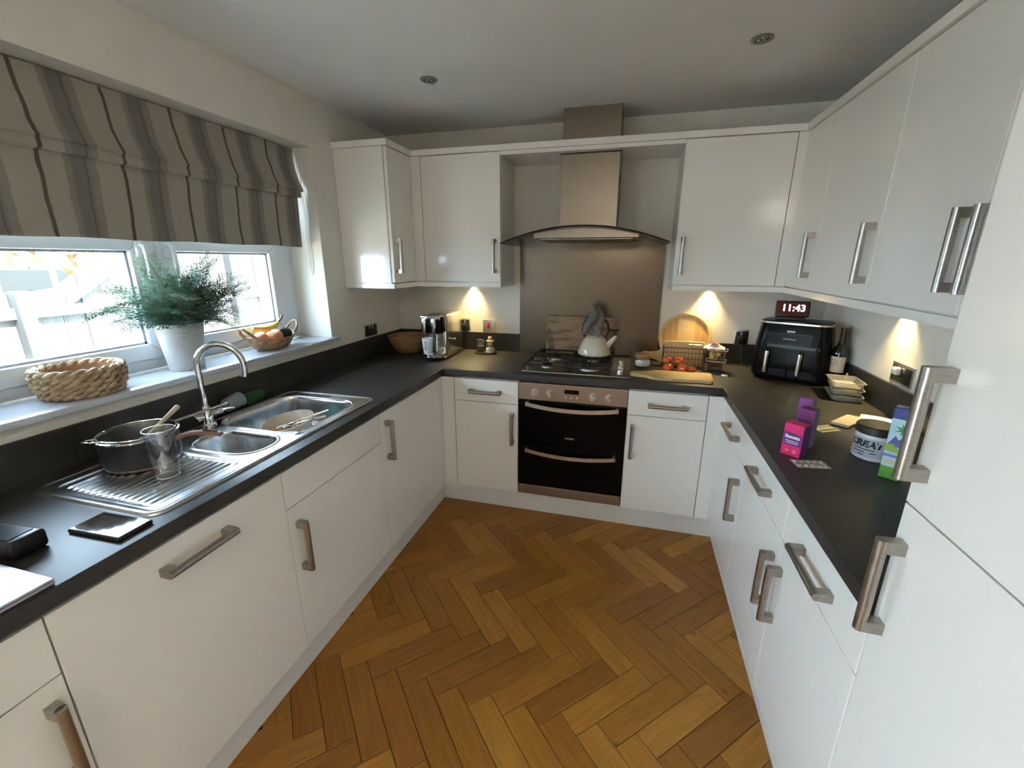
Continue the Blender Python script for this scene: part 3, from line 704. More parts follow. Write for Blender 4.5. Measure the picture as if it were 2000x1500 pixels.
# ------------------------------------------------------------------ sink
def sdf(x, y, x0, x1, y0, y1, r):
    cx, cy = (x0 + x1) / 2, (y0 + y1) / 2; qx = abs(x - cx) - (x1 - x0) / 2 + r; qy = abs(y - cy) - (y1 - y0) / 2 + r
    return min(max(qx, qy), 0) + sqrt(max(qx, 0) ** 2 + max(qy, 0) ** 2) - r
def sm(a, b, t):
    t = min(1, max(0, (t - a) / (b - a))); return t * t * (3 - 2 * t)
sx0, sx1, sy0, sy1 = -0.535, -0.055, -1.655, -0.632
def sink_h(x, y):
    d = sdf(x, y, sx0, sx1, sy0, sy1, 0.045)
    z = 0.9135 + 0.004 * sm(0.0, -0.004, d) - 0.003 * sm(-0.012, -0.022, d) - 0.008 * sm(-0.0005, 0.004, d)
    m = sdf(x, y, -0.495, -0.105, -1.100, -0.712, 0.075)
    h = sdf(x, y, -0.400, -0.118, -1.300, -1.142, 0.072)
    z += 0.0025 * sm(0.016, 0.008, m) * sm(-0.001, 0.004, m); z += 0.0025 * sm(0.016, 0.008, h) * sm(-0.001, 0.004, h)
    z -= 0.128 * sm(0.003, -0.012, m) + 0.006 * sm(-0.012, -0.16, m)
    z -= 0.085 * sm(0.003, -0.012, h)
    dr = sdf(x, y, -0.485, -0.105, -1.625, -1.338, 0.03)
    z -= 0.0035 * sm(0.0, -0.008, dr)
    if dr < -0.012:
        w_ = sm(-0.012, -0.026, dr); t = ((x + 0.46) / 0.024) % 1.0
        z += w_ * 0.0042 * (0.5 - 0.5 * cos(2 * pi * t)) ** 2
    return z
def lin(a, b, n): return [a + (b - a) * i / n for i in range(n + 1)]
bm = bmesh.new()
xs = lin(-0.541, -0.049, 164); ys = lin(-1.661, -0.626, 300)
grid = [[bm.verts.new((x, y, sink_h(x, y))) for x in xs] for y in ys]
for j in range(len(ys) - 1):
    for i in range(len(xs) - 1):
        bm.faces.new((grid[j][i], grid[j][i + 1], grid[j + 1][i + 1], grid[j + 1][i]))
sk = thing('kitchen_sink', 'stainless one and a half bowl sink with ribbed drainer', 'sink', (-0.295, -1.14, ZT))
obj('basin', bm, sinkst, sk, True, True, angle=80)
obj('waste_knob', B().lathe([(0.016, 0.0), (0.018, 0.003), (0.012, 0.005), (0, 0.0055)], (-0.105, -1.085, 0.9125), 20, sy=1.3), chrome, sk, True, True)
obj('plug_hole', B().lathe([(0.040, 0.0), (0.036, 0.003), (0.02, 0.001), (0, 0.001)], (-0.30, -0.906, 0.7805), 24), chrome, sk, True, True)
obj('plug_hole', B().lathe([(0.032, 0.0), (0.028, 0.003), (0.016, 0.001), (0, 0.001)], (-0.259, -1.221, 0.8295), 24), chrome, sk, True, True)

# mixer tap
tp = thing('mixer_tap', 'chrome swan neck mixer tap between the sink bowls', 'tap', (-0.505, -1.115, 0.914))
T0 = Vector((-0.505, -1.115, 0.914))
obj('base', B().lathe([(0.028, 0), (0.028, 0.006), (0.022, 0.012), (0.021, 0.055), (0.018, 0.062), (0.014, 0.080), (0, 0.082)], T0, 24), chrome, tp, True, True)
nk = B(); dirn = Vector((0.90, 0.43, 0)).normalized(); pts = []
zc = 1.150; R_ = 0.082
pts += [T0 + Vector((0, 0, z - 0.914)) for z in (0.985, 1.04, 1.10, 1.145)]
for i in range(1, 15):
    a = pi - pi * 1.06 * i / 14; pts.append(T0 + dirn * (R_ + R_ * cos(a)) + Vector((0, 0, zc - 0.914 + R_ * sin(a) * 1.05)))
pts.append(pts[-1] + Vector((0, 0, -0.028)) - dirn * 0.004)
nk.tube(pts, 0.0115, 14)
obj('swan_neck', nk, chrome, tp, True, True)
lv = B(); lv.cyl(T0 + Vector((0.0, 0.018, 0.040)), T0 + Vector((0.010, 0.060, 0.044)), 0.014, 0.013, 16)
lv.tube([T0 + Vector((0.012, 0.056, 0.046)), T0 + Vector((0.035, 0.075, 0.050)), T0 + Vector((0.055, 0.082, 0.050))], [0.007, 0.006, 0.005], 8)
obj('lever', lv, chrome, tp, True, True)
lv = B(); lv.cyl(T0 + Vector((0.0, -0.018, 0.040)), T0 + Vector((-0.004, -0.050, 0.042)), 0.014, 0.013, 16)
lv.tube([T0 + Vector((-0.004, -0.048, 0.044)), T0 + Vector((0.02, -0.062, 0.046)), T0 + Vector((0.045, -0.066, 0.047))], [0.007, 0.006, 0.005], 8)
obj('lever', lv, chrome, tp, True, True)

# ------------------------------------------------------------------ things on the draining board
pan = thing('saucepan', 'dark grey saucepan with brown handle on the draining board', 'saucepan', (-0.405, -1.425, 0.917))
PC = Vector((-0.405, -1.425, 0.917))
pm = M('dark grey enamel', (0.012, 0.014, 0.016), 0.40, col2=(0.009, 0.011, 0.012), scale=30)
obj('pot', B().lathe([(0, 0), (0.088, 0), (0.096, 0.006), (0.101, 0.02), (0.104, 0.098), (0.101, 0.099), (0.098, 0.022), (0.09, 0.010), (0, 0.009)], PC, 48), pm, pan, True, True)
obj('rim', B().lathe([(0.1, 0.098), (0.103, 0.103), (0.107, 0.101), (0.106, 0.096), (0.101, 0.096)], PC, 48), chrome, pan, True, True)
obj('foot_ring', B().lathe([(0.07, 0.0), (0.090, -0.0005), (0.097, 0.006), (0.0975, 0.010)], PC, 48), steel, pan, True, True)
hm = M('brown copper handle', (0.30, 0.15, 0.10), 0.4, col2=(0.22, 0.11, 0.075), scale=30)
dh = Vector((0.96, 0.28, 0)).normalized(); sd = Vector((-dh.y, dh.x, 0)); h = B()
rows = []
for t, up_, wd_ in ((0.098, 0.072, 0.010), (0.13, 0.085, 0.009), (0.165, 0.096, 0.010), (0.20, 0.099, 0.0125), (0.235, 0.097, 0.013), (0.262, 0.092, 0.010)):
    c0 = PC + dh * t + Vector((0, 0, up_))
    rows.append([h.bm.verts.new(c0 + sd * a * wd_ + Vector((0, 0, b_ * 0.006))) for a, b_ in ((-1, -1), (1, -1), (1, 1), (-1, 1))])
for a, c in zip(rows[:-1], rows[1:]):
    for k in range(4): h.bm.faces.new((a[k], a[(k + 1) % 4], c[(k + 1) % 4], c[k]))
h.bm.faces.new(rows[0]); h.bm.faces.new(rows[-1][::-1])
bmesh.ops.bevel(h.bm, geom=h.bm.edges[:], offset=0.0025, segments=2, affect='EDGES')
ho = obj('handle', h, hm, pan, True, True)
sl_ = B(); sl_.tube([PC + dh * 0.205 + Vector((0, 0, 0.1062)), PC + dh * 0.248 + Vector((0, 0, 0.102))], 0.0035, 8)
obj('hanging_slot', sl_, M('dark slot', (0.03, 0.02, 0.015), 0.6), ho, True, True)
# wire sieve resting across the saucepan
sv = thing('wire_sieve', 'steel wire sieve resting across the saucepan rim', 'sieve', PC + Vector((0, 0, 0.104)))
d2 = Vector((0.30, 0.954, 0)).normalized(); s2 = Vector((-d2.y, d2.x, 0)); top = PC + Vector((0, 0, 0.1062))
obj('rim', B().tube([top + d2 * 0.099 * cos(2 * pi * i / 36) + s2 * 0.099 * sin(2 * pi * i / 36) for i in range(36)], 0.0026, 8, closed=True), chrome, sv, True, True)
obj('mesh_bowl', B().lathe([(0.098, 0.0), (0.09, -0.028), (0.065, -0.05), (0.03, -0.061), (0, -0.064)], top, 36), thin_glass('fine steel mesh', (0.45, 0.46, 0.48), 0.12, 0.4), sv, True, True)
hh = B()
for q in (-0.004, 0.004): hh.tube([top + d2 * 0.099 + s2 * q, top + d2 * 0.16 + s2 * q + Vector((0, 0, 0.006)), top + d2 * 0.262 + s2 * q * 0.9 + Vector((0, 0, 0.016))], 0.0030, 8)
hh.tube([top + d2 * 0.262 - s2 * 0.004 + Vector((0, 0, 0.016)), top + d2 * 0.272 + Vector((0, 0, 0.017)), top + d2 * 0.262 + s2 * 0.004 + Vector((0, 0, 0.016))], 0.0030, 8)
obj('handle', hh, chrome, sv, True, True)
obj('rest_hook', B().tube([top - d2 * 0.097 + s2 * 0.018, top - d2 * 0.118 + s2 * 0.016 + Vector((0, 0, 0.003)), top - d2 * 0.130 + Vector((0, 0, 0.004)), top - d2 * 0.118 - s2 * 0.016 + Vector((0, 0, 0.003)), top - d2 * 0.097 - s2 * 0.018], 0.0024, 8), chrome, sv, True, True)
sp_ = thing('wooden_spatula', 'pale spatula leaning out of the saucepan towards the tap', 'spatula', PC + Vector((0.0, 0, 0.03)))
a = PC + Vector((0.035, -0.050, 0.062)); c = PC + Vector((-0.015, 0.145, 0.134))
q = B(); q.tube([a + (c - a) * 0.28, c], [0.0055, 0.0085], 10); q.ball(c, 0.0086)
obj('stick', q, M('pale beech', (0.58, 0.50, 0.36), 0.6, scale=10), sp_, True, True)
q = B(); q.ball(a + (c - a) * 0.13, 0.045, 14, (0.5, 1.0, 0.12), (c - a).to_track_quat('Y', 'Z').to_matrix().to_4x4())
obj('blade', q, M('blue grey silicone', (0.24, 0.29, 0.33), 0.4), sp_, True, True)

gl = thing('drinking_glass', 'clear tumbler standing on the draining board in front of the saucepan', 'glass', (-0.233, -1.480, 0.917))
g = B(); g.lathe([(0, 0.0), (0.028, 0.0), (0.0305, 0.004), (0.034, 0.05), (0.0375, 0.10), (0.0395, 0.148), (0.0385, 0.150), (0.0372, 0.148), (0.0352, 0.10), (0.0318, 0.05), (0.0285, 0.012), (0.026, 0.009), (0, 0.008)], (-0.233, -1.480, 0.917), 40)
obj('tumbler', g, realglass, gl, True, True)
ge = M('pale glass edge', (0.55, 0.60, 0.64), 0.08, coat=0.5)
obj('rim', B().tube([(-0.233 + 0.0388 * cos(2 * pi * i / 40), -1.480 + 0.0388 * sin(2 * pi * i / 40), 1.0668) for i in range(40)], 0.0013, 6, closed=True), ge, gl, True, True)
obj('base_ring', B().tube([(-0.233 + 0.0275 * cos(2 * pi * i / 40), -1.480 + 0.0275 * sin(2 * pi * i / 40), 0.9195) for i in range(40)], 0.0022, 6, closed=True), ge, gl, True, True)

# ------------------------------------------------------------------ dishes in the sink
def dish(name, label, cat, c, prof, mat, tilt=(0, 0), n=40):
    t = thing(name, label, cat, c)
    b = B(); b.lathe(prof, (0, 0, 0), n); o = obj('bowl' if cat == 'bowl' else 'dish', b, mat, t, True)
    t.rotation_euler = (tilt[0], tilt[1], 0); return t
ZB = 0.779
stone = M('beige stoneware', (0.62, 0.54, 0.44), 0.4, col2=(0.52, 0.44, 0.35), scale=20)
bowlp = [(0, 0), (0.045, 0), (0.075, 0.012), (0.094, 0.035), (0.099, 0.055), (0.095, 0.056), (0.088, 0.036), (0.07, 0.016), (0.04, 0.006), (0, 0.006)]
d1 = dish('soup_bowl', 'white bowl at the bottom of the stack in the main sink', 'bowl', (-0.268, -0.940, ZB + 0.006), bowlp, M('white glaze', (0.72, 0.71, 0.68), 0.2))
d2_ = dish('stoneware_bowl', 'beige stoneware bowl with food scraps tilted in the main sink', 'bowl', (-0.280, -0.938, ZB + 0.060), [(r_ * 1.04, z_) for r_, z_ in bowlp], stone, (0.13, -0.08))
fo = B(); r_ = random.Random(5)
for i in range(26):
    a = r_.uniform(0, 2 * pi); rr = 0.055 * sqrt(r_.random())
    fo.ball((rr * cos(a) - 0.01, rr * sin(a), 0.016 + r_.uniform(0, 0.012)), r_.uniform(0.007, 0.013), 8, (1, r_.uniform(0.6, 1.3), 0.6))
tag(obj('food_scraps', fo, M('pasta scraps', (0.62, 0.42, 0.14), 0.5, col2=(0.40, 0.17, 0.05), scale=60), d2_, True), 'yellow and orange leftovers', kind='stuff')
def cutlery(name, label, a, b, kind):
    t = thing(name, label, 'cutlery', a); a = Vector(a); b = Vector(b); d = (b - a)
    h = B(); h.tube([a + d * 0.35, a + d * 0.6, b], [0.0028, 0.0036, 0.0052], 8); obj('handle', h, chrome, t, True, True)
    q = B(); mt = d.to_track_quat('Y', 'Z').to_matrix().to_4x4()
    if kind == 'spoon': q.ball(a + d * 0.17, 0.032, 12, (0.55, 1.0, 0.14), mt)
    else:
        q.ball(a + d * 0.26, 0.018, 10, (0.6, 1.0, 0.12), mt)
        sd_ = d.cross(Vector((0, 0, 1))).normalized()
        for k in (-1.5, -0.5, 0.5, 1.5): q.tube([a + d * 0.24 + sd_ * k * 0.0048, a + sd_ * k * 0.0048], [0.0018, 0.0010], 6)
    obj('head', q, chrome, t, True, True)
cutlery('fork', 'steel fork resting in the beige bowl, pointing towards the corner', (-0.318, -0.975, 0.868), (-0.150, -0.855, 0.922), 'fork')
cutlery('spoon', 'steel spoon resting in the beige bowl, lying flattest', (-0.312, -0.962, 0.866), (-0.140, -0.885, 0.905), 'spoon')
tq = dish('turquoise_lid', 'turquoise plastic lid leaning behind the bowls in the sink', 'lid', (-0.345, -0.845, 0.83), [(0, 0), (0.036, 0), (0.040, 0.005), (0.039, 0.010), (0.036, 0.007), (0, 0.006)], M('turquoise plastic', (0.04, 0.38, 0.36), 0.35), (-0.75, 0.2))
tq.location.z = 0.836
cp = thing('grey_cup', 'grey beaker lying behind the tap against the upstand', 'cup', (-0.545, -0.925, ZT + 0.03), 0)
q = B(); q.lathe([(0, 0), (0.026, 0), (0.029, 0.004), (0.033, 0.075), (0.031, 0.075), (0.027, 0.006), (0, 0.005)], (0, 0, 0), 28); q.xf(Matrix.Rotation(-1.45, 4, 'X'))
obj('beaker', q, M('grey blue plastic', (0.20, 0.23, 0.26), 0.35), cp, True); cp.location = (-0.555, -0.985, ZT + 0.036)
sg = thing('green_sponge', 'green washing up sponge standing behind the sink', 'sponge', (-0.570, -0.82, ZT))
obj('scourer', B().box(-0.586, -0.579, -0.875, -0.775, ZT + 0.001, 0.962, 0.003), M('green scourer', (0.012, 0.095, 0.022), 0.95, bump=0.5, bscale=300), sg, True, True)
obj('foam', B().box(-0.579, -0.560, -0.875, -0.775, ZT + 0.001, 0.960, 0.004), M('dark green foam', (0.025, 0.085, 0.035), 0.95, bump=0.5, bscale=200), sg, True, True)

# ------------------------------------------------------------------ near end of the window run
ph = thing('phone', 'phone lying face up on the worktop beside the drainer', 'phone', (-0.115, -1.712, ZT), radians(2))
obj('case', B().box(-0.080, 0.080, -0.041, 0.041, 0.0005, 0.0095, 0.004, 3), blackpl, ph, True)
obj('screen', B().box(-0.076, 0.076, -0.037, 0.037, 0.0096, 0.0108, 0.0005), M('glossy phone glass', (0.03, 0.033, 0.036), 0.04, coat=0.5), ph)
bx = thing('black_case', 'small black case on the worktop at the left edge', 'case', (-0.245, -1.835, ZT), radians(6))
obj('shell', B().box(-0.07, 0.07, -0.035, 0.035, 0.0005, 0.045, 0.010, 3), blackpl, bx, True)
obj('lid_panel', B().box(-0.052, 0.050, -0.024, 0.024, 0.0450, 0.0465, 0.001), blackgl, bx)
pp = thing('flat_case', 'thin pale lilac flat case at the near left corner of the worktop', 'case', (-0.165, -2.045, ZT), 0)
lm = M('lilac grey aluminium', (0.52, 0.51, 0.58), 0.35, 0.6)
obj('base', B().box(-0.155, 0.155, -0.165, 0.165, 0.001, 0.008, 0.003, 3), lm, pp, True)
obj('lid', B().box(-0.155, 0.155, -0.165, 0.165, 0.0088, 0.014, 0.0025, 3), lm, pp, True)

# ------------------------------------------------------------------ window sill: plant, baskets, fruit
pt = thing('fern_pot', 'white plant pot in the middle of the window sill', 'plant pot', (-0.70, -1.0, ZS))
obj('pot', B().lathe([(0, 0), (0.058, 0), (0.062, 0.004), (0.083, 0.185), (0.086, 0.190), (0.083, 0.193), (0.079, 0.186), (0.075, 0.165), (0, 0.160)], (0, 0, 0), 44), M('white ceramic pot', (0.46, 0.45, 0.425), 0.5, col2=(0.41, 0.40, 0.375), scale=15), pt, True)
obj('soil', B().lathe([(0, 0.166), (0.076, 0.164)], (0, 0, 0), 30), M('dark soil', (0.03, 0.022, 0.015), 0.95), pt)
fern = thing('fern', 'bushy blue green fern spreading out of the white pot', 'plant', (-0.70, -1.0, ZS + 0.16))
fm1 = M('blue green fern leaf', (0.165, 0.285, 0.205), 0.55, col2=(0.10, 0.20, 0.135), scale=25, sss=0.0)
fm2 = M('grey green fern leaf', (0.19, 0.29, 0.21), 0.6, col2=(0.11, 0.20, 0.14), scale=25)
def frond_mesh(seed, droop):
    r = random.Random(seed); b = B(); L_ = 1.0; N_ = 15
    def cpt(t): return Vector((t * (1 - 0.18 * t * droop), 0, 0.42 * t - droop * 0.62 * t * t))
    b.tube([cpt(i / 8) for i in range(9)], [0.010 - 0.0008 * i for i in range(9)], 4, caps=False)
    for i in range(2, N_ + 1):
        t = i / N_; p = cpt(t); tg = (cpt(min(1, t + 0.02)) - cpt(t - 0.02)).normalized()
        for sd in (-1, 1):
            ln = 0.30 * (1 - 0.55 * t) * r.uniform(0.8, 1.15)
            dv = (Vector((0, sd, 0)) * 0.85 + tg * 0.6 + Vector((0, 0, r.uniform(-0.15, 0.25)))).normalized()
            for k in range(1, 6):
                q = p + dv * ln * k / 5
                for s3 in (-1, 1):
                    la = ln * 0.24 * r.uniform(0.8, 1.3)
                    side = dv.cross(Vector((0, 0, 1))).normalized() * s3
                    d3 = (dv * 0.6 + side * 0.8 + Vector((0, 0, r.uniform(-0.3, 0.3)))).normalized(); w3 = d3.cross(Vector((0, 0, 1))).normalized() * la * 0.24
                    v = [b.bm.verts.new(c_) for c_ in (q, q + d3 * la * 0.55 + w3, q + d3 * la, q + d3 * la * 0.55 - w3)]
                    b.bm.faces.new(v)
    me = bpy.data.meshes.new('frond'); b.bm.to_mesh(me); b.bm.free(); return me
fms = []
for i in range(6):
    me = frond_mesh(20 + i, (0.2, 0.45, 0.7, 0.95, 0.55, 0.35)[i]); me.materials.append(fm1 if i % 3 else fm2); fms.append(me)
rr = random.Random(11)
for i in range(150):
    az = rr.uniform(0, 2 * pi); el = rr.uniform(-0.15, 1.15) if i % 4 else rr.uniform(0.7, 1.4)
    ln = rr.uniform(0.17, 0.275) * (1.0 if abs(sin(az)) > 0.5 else 0.7)
    if cos(az) < -0.3: ln *= 0.55
    if sin(az) > 0.55 and i % 3 == 0: ln *= 1.10
    if sin(az) < -0.45: ln *= 1.18
    o = bpy.data.objects.new('frond', fms[rr.randrange(6)]); COL.objects.link(o); o.parent = fern
    o.location = (rr.uniform(-0.03, 0.03), rr.uniform(-0.045, 0.045), rr.uniform(0.005, 0.03))
    o.rotation_euler = (rr.uniform(-0.5, 0.5), -el * 0.75, az); o.scale = (ln, ln, ln)
fern.location.z = ZS + 0.170

wick = M('pale water hyacinth wicker', (0.50, 0.38, 0.24), 0.75, col2=(0.30, 0.20, 0.11), scale=40, bump=0.5, bscale=150)
wb = thing('wicker_tray_basket', 'round braided wicker basket at the left of the window sill', 'basket', (-0.703, -1.365, ZS))
def coil(R0, z, rad, strands, ph_):
    b = B(); n = 150
    for s_ in range(2):
        pts = []
        for i in range(n):
            a = 2 * pi * i / n; w_ = strands * a + s_ * pi + ph_
            pts.append(((R0 + rad * 0.55 * cos(w_)) * cos(a), (R0 + rad * 0.55 * cos(w_)) * sin(a), z + rad * 0.45 * sin(w_)))
        b.tube(pts, rad * 0.62, 6, closed=True)
    return b
for i, (R0, z) in enumerate(((0.098, 0.014), (0.105, 0.033), (0.109, 0.052), (0.111, 0.071), (0.109, 0.088))):
    obj('coil', coil(R0, z, 0.0125, 11 + (i % 2), i * 0.9), wick, wb, True)
obj('base', B().lathe([(0, 0.002), (0.096, 0.002), (0.096, 0.010), (0, 0.010)], (0, 0, 0), 40), wick, wb, True)
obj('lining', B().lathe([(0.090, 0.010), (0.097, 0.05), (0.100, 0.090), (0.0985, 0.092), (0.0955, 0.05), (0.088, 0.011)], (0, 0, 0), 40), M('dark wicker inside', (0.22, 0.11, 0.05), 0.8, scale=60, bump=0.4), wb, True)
eggm = M('pale eggshell', (0.74, 0.66, 0.58), 0.5, scale=30)
for i, (dx, dy, lb) in enumerate(((0.020, 0.045, 'pale egg in the wicker basket, farthest right'), (-0.028, 0.035, 'pale egg in the wicker basket, nearest the window glass'), (0.030, -0.010, 'pale egg in the wicker basket, nearest the room'), (-0.022, -0.030, 'pale egg in the wicker basket, farthest left'))):
    q = B(); q.lathe([(0, 0), (0.012, 0.003), (0.02, 0.012), (0.022, 0.024), (0.019, 0.038), (0.011, 0.049), (0, 0.053)], (0, 0, 0), 20)
    q.xf(Matrix.Rotation(0.3 * i, 4, 'Z') @ Matrix.Rotation(1.2, 4, 'X') @ Matrix.Translation((0, 0, -0.026)))
    o = obj('egg', q, eggm, None, True); o.location = (-0.703 + dx, -1.365 + dy, ZS + 0.034); tag(o, lb, 'egg', 'eggs in the wicker basket')

fb = thing('fruit_basket', 'small boat shaped wicker fruit basket with loop handles', 'basket', (-0.695, -0.545, ZS))
wick2 = M('brown split wicker', (0.42, 0.27, 0.14), 0.75, col2=(0.20, 0.11, 0.05), scale=60, stretch=(1, 1, 0.3), bump=0.6, bscale=90)
b = B(); n = 48; rows = []
for (r0, z) in ((0.055, 0.003), (0.065, 0.010), (0.078, 0.03), (0.088, 0.048), (0.085, 0.049), (0.074, 0.03), (0.06, 0.012), (0.0, 0.008)):
    row = []
    for i in range(n if r0 > 0 else 1):
        a = 2 * pi * i / n; lift = 0.020 * abs(sin(a)) ** 4 * (z / 0.05); wv = 0.0018 * sin(i * pi) if r0 else 0
        rr_ = r0 + (0.002 if i % 2 else -0.001)
        row.append(b.bm.verts.new((rr_ * 0.78 * cos(a), rr_ * 1.12 * sin(a), z + lift + (0.002 * sin(a * 9) if z > 0.04 else 0))))
    rows.append(row)
for a, c in zip(rows[:-1], rows[1:]):
    for i in range(n):
        j = (i + 1) % n
        if len(c) == 1: b.bm.faces.new((a[i], a[j], c[0]))
        else: b.bm.faces.new((a[i], a[j], c[j], c[i]))
b.bm.faces.new(rows[0][::-1])
obj('weave', b, wick2, fb, True)
for sd in (-1, 1):
    h = B(); h.tube([(0.030, sd * 0.088, 0.060), (0.026, sd * 0.108, 0.085), (0.010, sd * 0.122, 0.108), (-0.010, sd * 0.122, 0.108), (-0.026, sd * 0.108, 0.085), (-0.030, sd * 0.088, 0.060)], [0.007, 0.005, 0.004, 0.004, 0.005, 0.007], 8)
    obj('loop_handle', h, wick2, fb, True)
pe = M('peach skin', (0.70, 0.22, 0.13), 0.55, col2=(0.72, 0.38, 0.18), scale=14)
FBO = Vector((-0.695, -0.545, ZS))
for (dx, dy, dz, lb) in ((0.018, -0.055, 0.054, 'orange pink fruit at the left of the fruit basket'), (0.036, -0.024, 0.050, 'orange pink fruit at the front of the fruit basket'), (0.022, 0.012, 0.054, 'orange pink fruit beside the dark avocado')):
    q = B(); q.lathe([(0, 0.023), (0.008, 0.0255), (0.018, 0.022), (0.0255, 0.010), (0.027, -0.002), (0.022, -0.016), (0.012, -0.024), (0, -0.026)], (0, 0, 0), 20)
    o = obj('round_fruit', q, pe, None, True); o.location = FBO + Vector((dx * 1.1, dy * 1.35 - 0.012, dz * 1.15)); o.scale = (1.25, 1.25, 1.25); o.rotation_euler = (0.4, 0.5 * dx * 20, 0.3); tag(o, lb, 'fruit', 'orange pink fruit in the basket')
q = B(); q.lathe([(0, 0.040), (0.010, 0.038), (0.018, 0.026), (0.027, 0.004), (0.028, -0.010), (0.022, -0.024), (0.010, -0.031), (0, -0.032)], (0, 0, 0), 22); q.xf(Matrix.Rotation(1.25, 4, 'X'))
o = obj('avocado', q, M('dark avocado skin', (0.018, 0.028, 0.022), 0.45, col2=(0.010, 0.014, 0.012), scale=90, bump=0.4), None, True); o.location = FBO + Vector((0.026, 0.062, 0.068)); o.scale = (1.15, 1.15, 1.15); tag(o, 'dark green avocado at the right of the fruit basket', 'avocado')
ba = thing('banana', 'yellow banana lying at the back of the fruit basket', 'banana', FBO + Vector((-0.030, -0.005, 0.092)))
ba.scale = (1.25, 1.35, 1.25)
fb.scale = (1.12, 1.42, 1.12)
pts = [Vector((0, -0.055 + 0.125 * i / 10, 0.020 * ((i - 4.5) / 5) ** 2)) for i in range(11)]
obj('peel', B().tube(pts, [0.006, 0.012, 0.0155, 0.017, 0.0175, 0.0175, 0.017, 0.0155, 0.013, 0.009, 0.005], 10), M('banana peel', (0.74, 0.50, 0.09), 0.5, col2=(0.66, 0.38, 0.06), scale=20), ba, True)
obj('stalk', B().tube([pts[-1], pts[-1] + Vector((0, 0.016, 0.012)), pts[-1] + Vector((0, 0.024, 0.026))], [0.005, 0.004, 0.005], 8), M('brown stalk', (0.16, 0.10, 0.05), 0.7), ba, True)
# ------------------------------------------------------------------ back worktop, left of the hob
cm = thing('coffee_machine', 'chrome and steel coffee machine in the back left of the worktop', 'coffee machine', (-0.155, 0.37, ZT), radians(0))
sst = M('polished warm steel', (0.72, 0.69, 0.62), 0.20, 1.0, scale=10)
b = B(); b.box(-0.075, 0.075, -0.110, 0.185, 0.012, 0.292, 0.022, 4); obj('side_body', b, sst, cm, True)
b = B(); b.box(-0.080, 0.080, -0.165, 0.185, 0.0, 0.020, 0.006, 2); obj('foot', b, blackpl, cm, True)
b = B(); b.box(-0.074, 0.074, -0.180, -0.105, 0.175, 0.287, 0.016, 3); obj('brew_head', b, blackgl, cm, True)
b = B(); b.box(-0.074, 0.066, -0.184, -0.120, 0.262, 0.291, 0.008, 3); obj('chrome_visor', b, chrome, cm, True)
b = B(); b.lathe([(0, 0.02), (0.066, 0.02), (0.074, 0.026), (0.076, 0.045), (0.070, 0.048), (0, 0.048)], (0, -0.150, 0), 32); obj('drip_tray', b, chrome, cm, True)
for xx, rr_, zz in ((-0.045, 0.018, 0.222), (0.022, 0.020, 0.226)):
    b = B(); b.lathe([(0, 0.05), (rr_ * 0.8, 0.048), (rr_, 0.03), (rr_, 0.0), (rr_ * 0.7, -0.035), (rr_ * 0.45, -0.05), (0, -0.05)], (xx, -0.188, zz), 20); obj('spout', b, chrome, cm, True)
b = B(); b.tube([(0.030, -0.165, 0.170), (0.030, -0.168, 0.12), (0.030, -0.170, 0.062)], [0.011, 0.012, 0.011], 12); obj('steam_wand', b, chrome, cm, True)
b = B(); b.cyl((0.075, -0.03, 0.122), (0.094, -0.032, 0.122), 0.005, n=10); b.ball((0.098, -0.032, 0.122), 0.009); obj('side_knob', b, chrome, cm, True)
mg = thing('white_mug', 'white mug on the drip tray of the coffee machine', 'mug', (-0.195, 0.212, ZT + 0.0485))
wgl = M('white glazed china', (0.70, 0.74, 0.80), 0.22, scale=9)
obj('cup', B().lathe([(0, 0), (0.026, 0), (0.031, 0.006), (0.037, 0.09), (0.036, 0.094), (0.0335, 0.09), (0.028, 0.010), (0, 0.008)], (0, 0, 0), 32), wgl, mg, True)
obj('cup_handle', B().tube([(0.002, -0.034, 0.075), (0.006, -0.056, 0.070), (0.008, -0.062, 0.048), (0.006, -0.052, 0.028), (0.002, -0.031, 0.022)], 0.0052, 8), wgl, mg, True)
wbl = thing('wooden_bowl', 'large turned wooden bowl in the left back corner', 'bowl', (-0.435, 0.405, ZT))
wdm = M('turned brown wood', (0.30, 0.17, 0.075), 0.5, col2=(0.21, 0.11, 0.045), scale=6, stretch=(1, 1, 9), detail=6)
obj('shell', B().lathe([(0, 0.001), (0.075, 0.001), (0.10, 0.02), (0.130, 0.065), (0.146, 0.118), (0.144, 0.122), (0.139, 0.119), (0.122, 0.066), (0.09, 0.022), (0, 0.014)], (0, 0, 0), 48), wdm, wbl, True)
# two small jars on a little tray
tr = thing('jar_tray', 'small dark oval tray holding two glass jars', 'tray', (0.108, 0.495, ZT))
obj('dish', B().lathe([(0, 0.002), (0.075, 0.002), (0.082, 0.010), (0.079, 0.011), (0.072, 0.005), (0, 0.005)], (0, 0, 0), 32, sy=0.55), M('dark wood tray', (0.06, 0.035, 0.02), 0.5), tr, True)
j = thing('clip_jar', 'small glass clip jar on the tray, nearer the coffee machine', 'jar', (0.070, 0.50, ZT + 0.006))
obj('glass_body', B().lathe([(0, 0), (0.026, 0), (0.028, 0.004), (0.028, 0.062), (0.024, 0.072), (0.024, 0.080)], (0, 0, 0), 24), jarglass, j, True)
obj('lid', B().lathe([(0, 0.094), (0.022, 0.092), (0.026, 0.084), (0.024, 0.080), (0, 0.080)], (0, 0, 0), 24), jarglass, j, True)
obj('clip', B().tube([(0.026, -0.01, 0.060), (0.030, -0.012, 0.074), (0.026, -0.010, 0.088), (0.0, -0.016, 0.097), (-0.026, -0.010, 0.088)], 0.0022, 6), chrome, j, True)
